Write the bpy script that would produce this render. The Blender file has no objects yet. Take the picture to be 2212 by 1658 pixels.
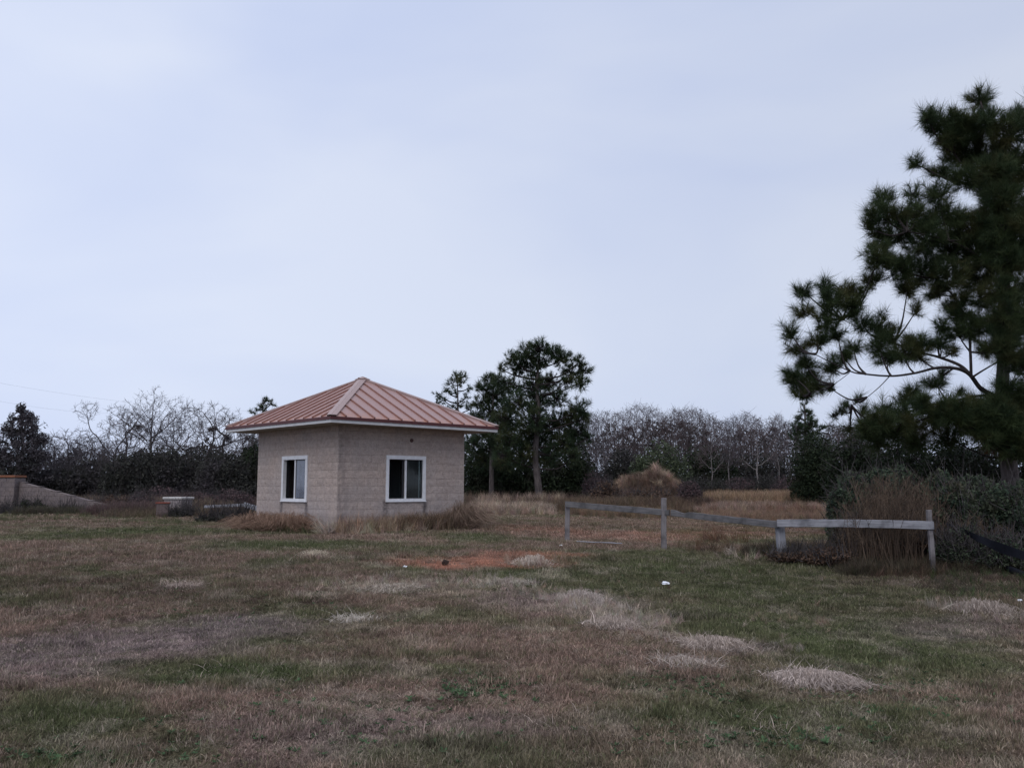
import bpy, bmesh, math, random
import numpy as np
from mathutils import Vector, Matrix

# ------------------------------------------------------------------ camera, world, sun, exposure
scene = bpy.context.scene
COL = scene.collection
rng = np.random.default_rng(7)
random.seed(7)

EYE = 1.6
PITCH = math.radians(6.7785)
FQ, CXQ, CYQ = 1884.5, 1106.0, 829.1

cam_d = bpy.data.cameras.new('camera')
cam_d.lens = 30.67; cam_d.sensor_width = 36; cam_d.sensor_fit = 'HORIZONTAL'
cam_d.clip_start = 0.1; cam_d.clip_end = 5000
cam = bpy.data.objects.new('camera', cam_d); COL.objects.link(cam)
cam.location = (0, 0, EYE); cam.rotation_euler = (math.radians(90)+PITCH, 0, 0)
scene.camera = cam
scene.view_settings.view_transform = 'Standard'
scene.view_settings.look = 'None'
scene.view_settings.exposure = 0.0
scene.view_settings.gamma = 1.0
scene.view_settings.use_curve_mapping = False

SUN_EL, SUN_AZ = math.radians(50), math.radians(194)      # azimuth clockwise from +Y (north)
world = bpy.data.worlds.new('World'); scene.world = world
world.use_nodes = True
nt = world.node_tree; nt.nodes.clear()
def N(nt, t, **kw):
    n = nt.nodes.new(t)
    for k, v in kw.items(): setattr(n, k, v)
    return n
sky = N(nt, 'ShaderNodeTexSky'); sky.sky_type = 'NISHITA'; sky.sun_disc = False
sky.sun_elevation = SUN_EL; sky.sun_rotation = SUN_AZ
bg1 = N(nt, 'ShaderNodeBackground'); bg1.inputs['Strength'].default_value = 0.06
nt.links.new(sky.outputs[0], bg1.inputs['Color'])
tc = N(nt, 'ShaderNodeTexCoord')
mp = N(nt, 'ShaderNodeMapping'); mp.inputs['Scale'].default_value = (1.0, 1.0, 2.6)
nt.links.new(tc.outputs['Generated'], mp.inputs['Vector'])
ns = N(nt, 'ShaderNodeTexNoise'); ns.inputs['Scale'].default_value = 1.7; ns.inputs['Detail'].default_value = 4
ns.inputs['Roughness'].default_value = 0.45; ns.inputs['Distortion'].default_value = 0.3
nt.links.new(mp.outputs[0], ns.inputs['Vector'])
ramp = N(nt, 'ShaderNodeValToRGB')
ramp.color_ramp.elements[0].position = 0.33; ramp.color_ramp.elements[0].color = (0.585, 0.672, 0.92, 1)
ramp.color_ramp.elements[1].position = 0.66; ramp.color_ramp.elements[1].color = (0.735, 0.80, 0.965, 1)
nt.links.new(ns.outputs[0], ramp.inputs[0])
# the overcast is a little brighter toward the veiled sun's side (left and behind)
sep = N(nt, 'ShaderNodeSeparateXYZ'); nt.links.new(tc.outputs['Generated'], sep.inputs[0])
mr = N(nt, 'ShaderNodeMapRange'); mr.inputs['From Min'].default_value = -0.6; mr.inputs['From Max'].default_value = 0.6
mr.inputs['To Min'].default_value = 1.10; mr.inputs['To Max'].default_value = 0.88
nt.links.new(sep.outputs['X'], mr.inputs['Value'])
bg2 = N(nt, 'ShaderNodeBackground')
nt.links.new(ramp.outputs[0], bg2.inputs['Color']); nt.links.new(mr.outputs[0], bg2.inputs['Strength'])
mixw = N(nt, 'ShaderNodeMixShader'); mixw.inputs[0].default_value = 0.9
nt.links.new(bg1.outputs[0], mixw.inputs[1]); nt.links.new(bg2.outputs[0], mixw.inputs[2])
wo = N(nt, 'ShaderNodeOutputWorld'); nt.links.new(mixw.outputs[0], wo.inputs[0])

sun_d = bpy.data.lights.new('sun', 'SUN'); sun_d.energy = 1.3; sun_d.angle = math.radians(45)
sun_d.color = (1.0, 0.95, 0.9)
sun = bpy.data.objects.new('sun', sun_d); COL.objects.link(sun)
sd = Vector((math.sin(SUN_AZ)*math.cos(SUN_EL), math.cos(SUN_AZ)*math.cos(SUN_EL), math.sin(SUN_EL)))
sun.rotation_euler = sd.to_track_quat('Z', 'Y').to_euler()
sun.location = (0, 0, 30)

# ------------------------------------------------------------------ helpers: noise, terrain, sight lines
def _h(ix, iy, seed):
    n = (ix.astype(np.int64)*374761393 + iy.astype(np.int64)*668265263 + seed*974711) & 0x7fffffff
    n = ((n ^ (n >> 13))*1274126177) & 0x7fffffff
    return ((n ^ (n >> 16)) & 0xffff)/65535.0
def vnoise(x, y, scale, seed=0):
    x = np.asarray(x, float)/scale; y = np.asarray(y, float)/scale
    ix = np.floor(x); iy = np.floor(y); fx = x-ix; fy = y-iy
    fx = fx*fx*(3-2*fx); fy = fy*fy*(3-2*fy)
    a = _h(ix, iy, seed); b = _h(ix+1, iy, seed); c = _h(ix, iy+1, seed); d = _h(ix+1, iy+1, seed)
    return (a*(1-fx)+b*fx)*(1-fy) + (c*(1-fx)+d*fx)*fy
def fbm(x, y, scale, seed=0, oct=3):
    v = 0; a = 1; t = 0
    for i in range(oct):
        v = v + a*vnoise(x+17.3*i, y-9.1*i, scale/2**i, seed+i); t += a; a *= 0.55
    return v/t
def S(a, b, x):
    t = np.clip((x-a)/(b-a), 0, 1); return t*t*(3-2*t)
def ground(x, y):
    x = np.asarray(x, float); y = np.asarray(y, float)
    g = 0.43*S(5, 22, y) - 0.16*S(-1.5, 5.0, x)*S(4, 12, y)*(1-S(24, 40, y))
    near = 1-S(60, 120, np.hypot(x, y))
    flat = 1-0.8*np.exp(-(((x+4.3)/4.5)**2+((y-25.5)/4.5)**2)**2)
    g = g + near*flat*(0.10*(fbm(x, y, 5.0, 3)-0.5) + 0.05*(fbm(x, y, 0.9, 11)-0.5))
    return g
def gz(x, y): return float(ground(x, y))
cp, sp_ = math.cos(PITCH), math.sin(PITCH)
def ray(u, v):
    b = CYQ-v
    return np.array([u-CXQ, FQ*cp-b*sp_, FQ*sp_+b*cp])
def at(u, v, D):
    r = ray(u, v); r = r*D/r[1]; return np.array([r[0], r[1], r[2]+EYE])
def on_ground(u, v):
    r = ray(u, v); r = r/r[1]
    Ds = 3.0*np.exp(np.linspace(0, math.log(30), 900))
    below = r[2]*Ds+EYE <= ground(r[0]*Ds, Ds)
    if below.any():
        D = Ds[int(np.argmax(below))]
        return np.array([r[0]*D, D, gz(r[0]*D, D)])
    return np.array([r[0]*80, 80, 0.43])
def mpx(D): return D/FQ                                  # metres in one picture unit at depth D

# ------------------------------------------------------------------ helpers: objects
def tag(o, label=None, cat=None, group=None, kind=None):
    if label: o['label'] = label
    if cat: o['category'] = cat
    if group: o['group'] = group
    if kind: o['kind'] = kind
    return o
def empty(name, loc, rz=0, **kw):
    o = bpy.data.objects.new(name, None); COL.objects.link(o)
    o.empty_display_size = 0.3
    o.location = loc; o.rotation_euler = (0, 0, rz)
    return tag(o, **kw)
def link(name, me, mat, parent=None, loc=None, **kw):
    o = bpy.data.objects.new(name, me); COL.objects.link(o)
    if mat is not None and len(me.materials) == 0: me.materials.append(mat)
    if parent is not None: o.parent = parent
    if loc is not None: o.location = loc
    return tag(o, **kw)
def np_mesh(name, V, F, var=None, smooth=False, col=None):
    """V (n,3) F (m,3|4) arrays -> mesh; var = float per vertex, col = rgb per vertex"""
    me = bpy.data.meshes.new(name)
    V = np.asarray(V, np.float32); F = np.asarray(F, np.int32)
    k = F.shape[1]
    me.vertices.add(len(V)); me.vertices.foreach_set('co', V.ravel())
    me.loops.add(F.size); me.loops.foreach_set('vertex_index', F.ravel())
    me.polygons.add(len(F)); me.polygons.foreach_set('loop_start', np.arange(0, F.size, k, dtype=np.int32))
    me.polygons.foreach_set('use_smooth', np.full(len(F), smooth))
    me.update(calc_edges=True)
    if var is not None:
        a = me.attributes.new('var', 'FLOAT', 'POINT'); a.data.foreach_set('value', np.asarray(var, np.float32))
    if col is not None:
        a = me.attributes.new('gcol', 'FLOAT_COLOR', 'POINT')
        a.data.foreach_set('color', np.c_[col, np.ones(len(col))].astype(np.float32).ravel())
    return me
class Acc:
    """collects triangles"""
    def __init__(s): s.V = []; s.F = []; s.A = []; s.n = 0
    def add(s, V, F, var=0.5):
        V = np.asarray(V, float).reshape(-1, 3); F = np.asarray(F, int)
        s.V.append(V); s.F.append(F+s.n); s.n += len(V)
        s.A.append(np.broadcast_to(np.asarray(var, float), (len(V),)).copy())
    def mesh(s, name, smooth=False, origin=(0, 0, 0)):
        return np_mesh(name, np.concatenate(s.V)-np.asarray(origin), np.concatenate(s.F), np.concatenate(s.A), smooth)
def frames(d):
    d = d/np.maximum(np.linalg.norm(d, axis=1, keepdims=True), 1e-9)
    a = np.where(np.abs(d[:, 2:3]) > 0.9, np.array([[1., 0, 0]]), np.array([[0, 0, 1.]]))
    u = np.cross(d, a); u /= np.linalg.norm(u, axis=1, keepdims=True)
    return d, u, np.cross(d, u)
def tubes(acc, P0, P1, r0, r1, k=3, var=0.5):
    P0 = np.asarray(P0, float); P1 = np.asarray(P1, float); n = len(P0)
    if n == 0: return
    r0 = np.broadcast_to(r0, (n,)); r1 = np.broadcast_to(r1, (n,))
    d, u, w = frames(P1-P0)
    an = np.arange(k)*2*np.pi/k
    ring = u[:, None]*np.cos(an)[None, :, None] + w[:, None]*np.sin(an)[None, :, None]
    V = np.concatenate([P0[:, None]+ring*r0[:, None, None], P1[:, None]+ring*r1[:, None, None]], 1)
    f = []
    for i in range(k):
        j = (i+1) % k; f += [(i, j, k+j), (i, k+j, k+i)]
    F = (np.array(f)[None]+(np.arange(n)*2*k)[:, None, None]).reshape(-1, 3)
    var = np.repeat(np.broadcast_to(var, (n,)), 2*k)
    acc.add(V.reshape(-1, 3), F, var)
def limb(acc, pts, radii, k=8, rough=0.0):
    """one continuous tapered tube along a smoothed polyline"""
    pts = np.asarray(pts, float); radii = np.asarray(radii, float)
    m = max(8, (len(pts)-1)*6); t = np.linspace(0, len(pts)-1, m)
    i = np.clip(t.astype(int), 0, len(pts)-2); f = (t-i)[:, None]
    p = lambda j: pts[np.clip(j, 0, len(pts)-1)]
    a, b, c, d = p(i-1), p(i), p(i+1), p(i+2)
    Q = 0.5*((2*b)+(-a+c)*f+(2*a-5*b+4*c-d)*f**2+(-a+3*b-3*c+d)*f**3)
    R = np.interp(t, np.arange(len(pts)), radii)
    T = np.gradient(Q, axis=0); _, u, w = frames(T)
    for j in range(1, m):
        if u[j]@u[j-1] < 0: u[j] *= -1; w[j] *= -1
    an = np.arange(k)*2*np.pi/k
    rr = R[:, None]*(1+rough*(rng.random((m, k))-0.5))
    V = Q[:, None]+(u[:, None]*np.cos(an)[None, :, None]+w[:, None]*np.sin(an)[None, :, None])*rr[..., None]
    F = []
    for s in range(m-1):
        for q in range(k):
            q2 = (q+1) % k; a0, b0 = s*k+q, s*k+q2
            F += [(a0, b0, b0+k), (a0, b0+k, a0+k)]
    acc.add(V.reshape(-1, 3), F, 0.5)
    return Q

class Box:
    """bmesh of boxes / prisms for built things"""
    def __init__(s): s.bm = bmesh.new()
    def box(s, a, b, bevel=0.0, rot=None):
        a = Vector(a); b = Vector(b)
        M = Matrix.Translation((a+b)/2) @ Matrix.Diagonal((*(b-a), 1))
        if rot is not None: M = rot @ M
        r = bmesh.ops.create_cube(s.bm, size=1, matrix=M)
        if bevel:
            es = list({e for v in r['verts'] for e in v.link_edges})
            bmesh.ops.bevel(s.bm, geom=es, offset=bevel, segments=1, affect='EDGES')
        return s
    def poly_prism(s, pts, off):
        off = Vector(off)
        v0 = [s.bm.verts.new(Vector(p)) for p in pts]; v1 = [s.bm.verts.new(Vector(p)+off) for p in pts]
        n = len(pts)
        s.bm.faces.new(v0[::-1]); s.bm.faces.new(v1)
        for i in range(n): s.bm.faces.new((v0[i], v0[(i+1) % n], v1[(i+1) % n], v1[i]))
        return s
    def mesh(s, name):
        bmesh.ops.recalc_face_normals(s.bm, faces=s.bm.faces[:])
        me = bpy.data.meshes.new(name); s.bm.to_mesh(me); s.bm.free(); return me

# ------------------------------------------------------------------ materials
def new_mat(name, rough=0.8, spec=0.2):
    m = bpy.data.materials.new(name); m.use_nodes = True
    n = m.node_tree; b = n.nodes['Principled BSDF']
    b.inputs['Roughness'].default_value = rough; b.inputs['Specular IOR Level'].default_value = spec
    return m, n, b
def mixc(n, fac, a, b, mode='MIX'):
    x = N(n, 'ShaderNodeMix'); x.data_type = 'RGBA'; x.blend_type = mode
    for s, v in ((x.inputs[0], fac), (x.inputs[6], a), (x.inputs[7], b)):
        if hasattr(v, 'is_linked'): n.links.new(v, s)
        elif isinstance(v, (int, float)): s.default_value = v
        else: s.default_value = (*v, 1)
    return x.outputs[2]
def noise(n, vec, scale, detail=4, rough=0.55, lo=None, hi=None):
    x = N(n, 'ShaderNodeTexNoise'); x.inputs['Scale'].default_value = scale
    x.inputs['Detail'].default_value = detail; x.inputs['Roughness'].default_value = rough
    if vec is not None: n.links.new(vec, x.inputs['Vector'])
    if lo is None: return x.outputs[0]
    return rng_map(n, x.outputs[0], lo, hi, 0, 1)
def rng_map(n, v, a, b, c, d):
    r = N(n, 'ShaderNodeMapRange'); n.links.new(v, r.inputs[0])
    for i, q in enumerate((a, b, c, d)): r.inputs[1+i].default_value = q
    return r.outputs[0]
def math_(n, op, a, b=None):
    x = N(n, 'ShaderNodeMath'); x.operation = op
    for s, v in zip(x.inputs, (a, b)):
        if v is None: continue
        if hasattr(v, 'is_linked'): n.links.new(v, s)
        else: s.default_value = v
    return x.outputs[0]
def bump(n, b, h, strength=0.5, dist=0.02):
    x = N(n, 'ShaderNodeBump'); x.inputs['Strength'].default_value = strength; x.inputs['Distance'].default_value = dist
    n.links.new(h, x.inputs['Height']); n.links.new(x.outputs[0], b.inputs['Normal'])

def leaf_mat(name, c0, c1, c2=None, translucent=0.25, rough=0.7, nscale=0.6):
    """foliage: per-leaf variation c0..c1, with clumps of c2"""
    m, n, b = new_mat(name, rough, 0.15)
    a = N(n, 'ShaderNodeAttribute'); a.attribute_name = 'var'
    c = mixc(n, a.outputs['Fac'], c0, c1)
    if c2 is not None:
        g = N(n, 'ShaderNodeNewGeometry')
        c = mixc(n, noise(n, g.outputs['Position'], nscale, 3, 0.6, 0.5, 0.68), c, c2)
    n.links.new(c, b.inputs['Base Color'])
    if translucent:
        t = N(n, 'ShaderNodeBsdfTranslucent'); n.links.new(c, t.inputs[0])
        mx = N(n, 'ShaderNodeMixShader'); mx.inputs[0].default_value = translucent
        n.links.new(b.outputs[0], mx.inputs[1]); n.links.new(t.outputs[0], mx.inputs[2])
        n.links.new(mx.outputs[0], n.nodes['Material Output'].inputs[0])
    return m
def bark_mat(name, c0, c1, scale=9):
    m, n, b = new_mat(name, 0.9, 0.1)
    t = N(n, 'ShaderNodeTexCoord'); mpn = N(n, 'ShaderNodeMapping'); mpn.inputs['Scale'].default_value = (1, 1, 0.25)
    n.links.new(t.outputs['Object'], mpn.inputs[0])
    v = noise(n, mpn.outputs[0], scale, 5, 0.65, 0.35, 0.68)
    n.links.new(mixc(n, v, c0, c1), b.inputs['Base Color']); bump(n, b, v, 0.8, 0.04)
    return m
def wood_mat(name, c0, c1):
    m, n, b = new_mat(name, 0.85, 0.15)
    t = N(n, 'ShaderNodeTexCoord'); mpn = N(n, 'ShaderNodeMapping'); mpn.inputs['Scale'].default_value = (1.2, 22, 22)
    n.links.new(t.outputs['Object'], mpn.inputs[0])
    v = noise(n, mpn.outputs[0], 2.2, 5, 0.65, 0.3, 0.7)
    w = noise(n, t.outputs['Object'], 3.0, 3, 0.6, 0.45, 0.7)
    c = mixc(n, v, c0, c1); c = mixc(n, w, c, tuple(x*0.55 for x in c0))
    n.links.new(c, b.inputs['Base Color']); bump(n, b, v, 0.6, 0.01)
    return m
def plain_mat(name, c, rough=0.6, spec=0.3, dirt=0.25, scale=12, metallic=0):
    m, n, b = new_mat(name, rough, spec)
    t = N(n, 'ShaderNodeTexCoord')
    v = noise(n, t.outputs['Object'], scale, 5, 0.6, 0.35, 0.75)
    n.links.new(mixc(n, v, c, tuple(x*(1-dirt) for x in c)), b.inputs['Base Color'])
    b.inputs['Metallic'].default_value = metallic
    return m

M_needle = leaf_mat('pine_needles', (0.020, 0.036, 0.018), (0.062, 0.085, 0.034), (0.075, 0.075, 0.03), 0.2, 0.6, 1.1)
M_needle_far = leaf_mat('far_pine_needles', (0.020, 0.036, 0.022), (0.055, 0.080, 0.038), (0.070, 0.075, 0.032), 0.2, 0.6, 0.7)
M_needle_dead = leaf_mat('dead_pine_needles', (0.09, 0.035, 0.02), (0.15, 0.06, 0.03), None, 0.2)
M_limb = bark_mat('pine_limb_bark', (0.020, 0.017, 0.018), (0.055, 0.046, 0.045))
M_bark = bark_mat('pine_bark', (0.050, 0.042, 0.042), (0.135, 0.115, 0.11))
M_twig = leaf_mat('bare_twigs', (0.050, 0.046, 0.054), (0.130, 0.116, 0.128), None, 0.0, 0.9)  # twig colour darkened to paint in a backlit look
M_twig_red = leaf_mat('reddish_bare_twigs', (0.055, 0.044, 0.046), (0.130, 0.102, 0.102), None, 0.0, 0.9)
M_pale_bark = bark_mat('pale_bark', (0.11, 0.10, 0.098), (0.26, 0.235, 0.23), 5)
M_dark_bark = bark_mat('dark_bark', (0.045, 0.04, 0.042), (0.10, 0.09, 0.09), 6)
M_dark_leaf = leaf_mat('dark_evergreen_leaves', (0.012, 0.020, 0.012), (0.035, 0.048, 0.024), (0.03, 0.03, 0.02), 0.15)
M_thicket = leaf_mat('thicket_leaves', (0.022, 0.024, 0.022), (0.060, 0.060, 0.050), (0.078, 0.068, 0.076), 0.15, 0.8, 0.35)
M_pale_leaf = leaf_mat('grey_green_leaves', (0.045, 0.06, 0.035), (0.105, 0.125, 0.07), (0.05, 0.06, 0.04), 0.2)
M_blue_leaf = leaf_mat('dull_green_shrub_leaves', (0.028, 0.044, 0.032), (0.085, 0.112, 0.068), (0.075, 0.070, 0.046), 0.2, 0.7, 0.9)
M_brown_leaf = leaf_mat('withered_leaves', (0.07, 0.045, 0.05), (0.16, 0.11, 0.11), (0.06, 0.045, 0.05), 0.2)
M_redbrown = leaf_mat('red_brown_weeds', (0.055, 0.035, 0.028), (0.15, 0.095, 0.065), (0.06, 0.05, 0.035), 0.15)

def inst_grass_mat(name, lo=0.62, hi=1.45):
    m, n, b = new_mat(name, 0.85, 0.1)
    g = N(n, 'ShaderNodeAttribute'); g.attribute_type = 'INSTANCER'; g.attribute_name = 'gcol'
    a = N(n, 'ShaderNodeAttribute'); a.attribute_name = 'var'
    v = rng_map(n, a.outputs['Fac'], 0, 1, lo, hi)
    hs = N(n, 'ShaderNodeHueSaturation'); n.links.new(g.outputs['Color'], hs.inputs['Color']); n.links.new(v, hs.inputs['Value'])
    n.links.new(hs.outputs[0], b.inputs['Base Color'])
    t = N(n, 'ShaderNodeBsdfTranslucent'); n.links.new(hs.outputs[0], t.inputs[0])
    mx = N(n, 'ShaderNodeMixShader'); mx.inputs[0].default_value = 0.25
    n.links.new(b.outputs[0], mx.inputs[1]); n.links.new(t.outputs[0], mx.inputs[2])
    n.links.new(mx.outputs[0], n.nodes['Material Output'].inputs[0])
    return m
M_grass = inst_grass_mat('grass_blades')

# ------------------------------------------------------------------ ground colours (albedo), shared by soil and blades
BROWN = np.array([0.258, 0.180, 0.142]); DKBR = np.array([0.158, 0.108, 0.086])
GREEN = np.array([0.094, 0.112, 0.050]); STRAW = np.array([0.46, 0.385, 0.31])
GREY = np.array([0.290, 0.228, 0.222]); RED = np.array([0.40, 0.195, 0.13]); GOLD = np.array([0.255, 0.178, 0.130])
PATCH = []
def patch(kind, u, v, ru, rv, w=1.0):
    c = on_ground(u, v); a = on_ground(u, v+rv); b = on_ground(u, max(v-rv, 1085))
    PATCH.append((kind, c[0], c[1], ru*c[1]/FQ, max(0.15, (b[1]-a[1])/2), c[0]/c[1], w))
for a in [('grey', 330, 1388, 240, 42, .8), ('grey', 60, 1430, 220, 46, .8), ('grey', 540, 1352, 150, 26, .8), ('grey', 900, 1590, 420, 60, .45),
          ('green', 500, 1450, 280, 34, 1), ('green', 130, 1550, 200, 70, .9), ('green', 60, 1300, 130, 14, .7), ('green', 150, 1650, 150, 30, .8),
          ('dk', 200, 1270, 260, 30, .75), ('dk', 500, 1290, 260, 30, .5), ('brown', 250, 1190, 300, 22, .7), ('brown', 600, 1250, 300, 30, .5),
          ('green', 400, 1150, 230, 10, .8), ('green', 600, 1180, 170, 12, .8), ('green', 120, 1150, 140, 12, .7), ('green', 1030, 1165, 90, 12, .8),
          ('green', 1600, 1240, 440, 50, .85), ('green', 1800, 1330, 340, 70, .75), ('green', 1150, 1240, 120, 14, .8),
          ('green', 1900, 1420, 300, 80, .85), ('green', 1700, 1560, 460, 90, .85), ('green', 1050, 1640, 300, 60, .65), ('green', 1350, 1470, 120, 20, .6),
          ('green', 1000, 1450, 90, 16, .7), ('brown', 1300, 1400, 340, 60, .6), ('brown', 900, 1350, 260, 40, .5),
          ('grey', 1200, 1300, 180, 26, .5), ('green', 960, 1330, 120, 18, .6),
          ('straw', 800, 1268, 110, 8, .85), ('straw', 700, 1284, 50, 6, .7), ('straw', 920, 1258, 50, 7, .6), ('straw', 1270, 1310, 80, 20, .75), ('straw', 1050, 1262, 60, 9, .75), ('straw', 1370, 1345, 100, 16, .7),
          ('straw', 1150, 1218, 40, 8, .7), ('straw', 1180, 1245, 60, 10, .5), ('straw', 675, 1200, 30, 4, 1), ('straw', 395, 1267, 32, 4, .9),
          ('straw', 590, 1196, 24, 3, .6), ('straw', 740, 1205, 60, 4, .5), ('straw', 860, 1208, 50, 4, .5), ('straw', 550, 1252, 30, 4, .5),
          ('straw', 820, 1225, 40, 4, .5), ('red', 1040, 1212, 190, 13, 1), ('red', 950, 1221, 80, 8, 1), ('red', 1150, 1198, 110, 8, .9),
          ('red', 1380, 1158, 260, 12, .3), ('red', 1130, 1140, 120, 8, .3), ('red', 1600, 1150, 220, 14, .3),
          ('gold', 1400, 1130, 450, 14, .6), ('gold', 1100, 1112, 130, 8, .6), ('gold', 1600, 1095, 240, 14, .8),
          ('brown', 1900, 1500, 260, 26, .6), ('brown', 1350, 1600, 260, 40, .5), ('dk', 2050, 1250, 240, 24, .8), ('dk', 1700, 1190, 200, 12, .4),
          ('grey', 2050, 1360, 160, 26, .5), ('grey', 1560, 1400, 110, 18, .5)]:
    patch(*a)
CMAP = dict(grey=GREY, green=GREEN, dk=DKBR, brown=BROWN, straw=STRAW, red=RED, gold=GOLD)
def ground_colour(x, y, soil=False):
    x = np.asarray(x, float); y = np.asarray(y, float)
    n1 = fbm(x, y, 2.6, 21); n2 = fbm(x, y, 0.7, 31); n3 = fbm(x, y, 0.22, 41, 2); n4 = fbm(x, y, 7.0, 51, 2)
    g = S(0.46, 0.62, 0.55*n1+0.3*n2+0.15*n3+0.0)[:, None]*0.75
    c = BROWN*(1-g)+GREEN*g
    for kind, px, py, rx, ry, sl, w in PATCH:
        dx = (x-(px+(y-py)*sl))/rx; dy = (y-py)/ry
        d = dx*dx+dy*dy+1.3*(n2-0.5)+0.9*(n3-0.5)
        k = (w*(1-S(-0.1, 1.6, d)))[:, None]
        c = c*(1-k)+CMAP[kind]*k
    s = (S(0.60, 0.76, fbm(x, y, 0.35, 61, 2))*0.45)[:, None]
    c = c*(1-s)+STRAW*0.8*s
    far = S(26, 60, y)[:, None]*(S(-6, 2, x)[:, None])*0.5
    c = c*(1-far)+GOLD*0.8*far
    n5 = fbm(x, y, 0.11, 81, 2)
    sp_k = 1-0.38*S(.60, .74, fbm(x, y, 0.17, 87, 2))
    c = c*(0.52+0.60*n3[:, None]+0.45*n5[:, None])*(0.84+0.36*n4[:, None])*sp_k[:, None]
    return c*0.72 if soil else c
def red_weight(x, y):
    k = np.zeros(len(x)); n2 = fbm(x, y, 0.7, 31); n3 = fbm(x, y, 0.22, 41, 2)
    for kind, px, py, rx, ry, sl, w in PATCH:
        if kind != 'red': continue
        dx = (x-(px+(y-py)*sl))/rx; dy = (y-py)/ry
        k = np.maximum(k, w*(1-S(0.3, 1.2, dx*dx+dy*dy+1.3*(n2-0.5)+0.9*(n3-0.5))))
    return k

# ------------------------------------------------------------------ ground sheet
def axis(lo, hi, fine_lo, fine_hi, step, grow=1.09):
    a = list(np.arange(fine_lo, fine_hi+1e-6, step)); s = step
    while a[-1] < hi: s *= grow; a.append(a[-1]+s)
    s = step
    while a[0] > lo: s *= grow; a.insert(0, a[0]-s)
    return np.array(a)
gx = axis(-2500, 2500, -10, 12, 0.11, 1.045); gy = axis(-300, 3000, 3.5, 22, 0.11, 1.045)
X, Y = np.meshgrid(gx, gy); Z = ground(X.ravel(), Y.ravel())
V = np.c_[X.ravel(), Y.ravel(), Z]
nx, ny = len(gx), len(gy)
I = (np.arange(ny-1)[:, None]*nx+np.arange(nx-1)[None]).ravel()
F = np.c_[I, I+1, I+nx+1, I+nx]
M_soil, n, b = new_mat('field_soil', 0.95, 0.05)
a = N(n, 'ShaderNodeAttribute'); a.attribute_name = 'gcol'
g = N(n, 'ShaderNodeNewGeometry')
v1 = noise(n, g.outputs['Position'], 26, 5, 0.7, 0.3, 0.7); v2 = noise(n, g.outputs['Position'], 4, 5, 0.7, 0.3, 0.7)
c = mixc(n, v1, a.outputs['Color'], (0.5, 0.5, 0.5), 'MULTIPLY')
c = mixc(n, 0.55, c, a.outputs['Color'])
n.links.new(c, b.inputs['Base Color'])
bump(n, b, math_(n, 'ADD', v1, v2), 0.6, 0.05)
gnd = link('ground', np_mesh('ground', V, F, smooth=True, col=ground_colour(V[:, 0], V[:, 1], True)), M_soil, kind='structure')
nred = red_weight(V[:, 0], V[:, 1])

# ------------------------------------------------------------------ instanced ground cover
def blade_variant(name, rs, n, spread, hlo, hhi, w, lean, flat=0.0, segs=2):
    acc = Acc()
    ang = rs.random(n)*2*np.pi; r = spread*np.sqrt(rs.random(n))
    base = np.c_[r*np.cos(ang), r*np.sin(ang), np.zeros(n)-0.004]
    h = hlo+(hhi-hlo)*rs.random(n)
    ld = rs.random(n)*2*np.pi; L = lean*(0.3+rs.random(n))*h
    isflat = rs.random(n) < flat
    L = np.where(isflat, h*1.3, L); hh = np.where(isflat, h*0.25, h)
    dirv = np.c_[np.cos(ld), np.sin(ld), np.zeros(n)]
    side = np.c_[-np.sin(ld+rs.normal(0, .6, n)), np.cos(ld), np.zeros(n)]
    ww = (w*(0.6+0.8*rs.random(n)))[:, None]
    mid = base+dirv*(L*0.35)[:, None]+np.c_[np.zeros((n, 2)), hh*0.62]
    tip = base+dirv*L[:, None]+np.c_[np.zeros((n, 2)), hh]
    V = np.stack([base-side*ww*.5, base+side*ww*.5, mid+side*ww*.45, mid-side*ww*.45, tip], 1)
    f = np.array([(0, 1, 2), (0, 2, 3), (3, 2, 4)])
    F = (f[None]+(np.arange(n)*5)[:, None, None]).reshape(-1, 3)
    acc.add(V.reshape(-1, 3), F, np.repeat(rs.random(n), 5))
    me = acc.mesh(name); me.materials.append(M_grass)
    return me
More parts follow.
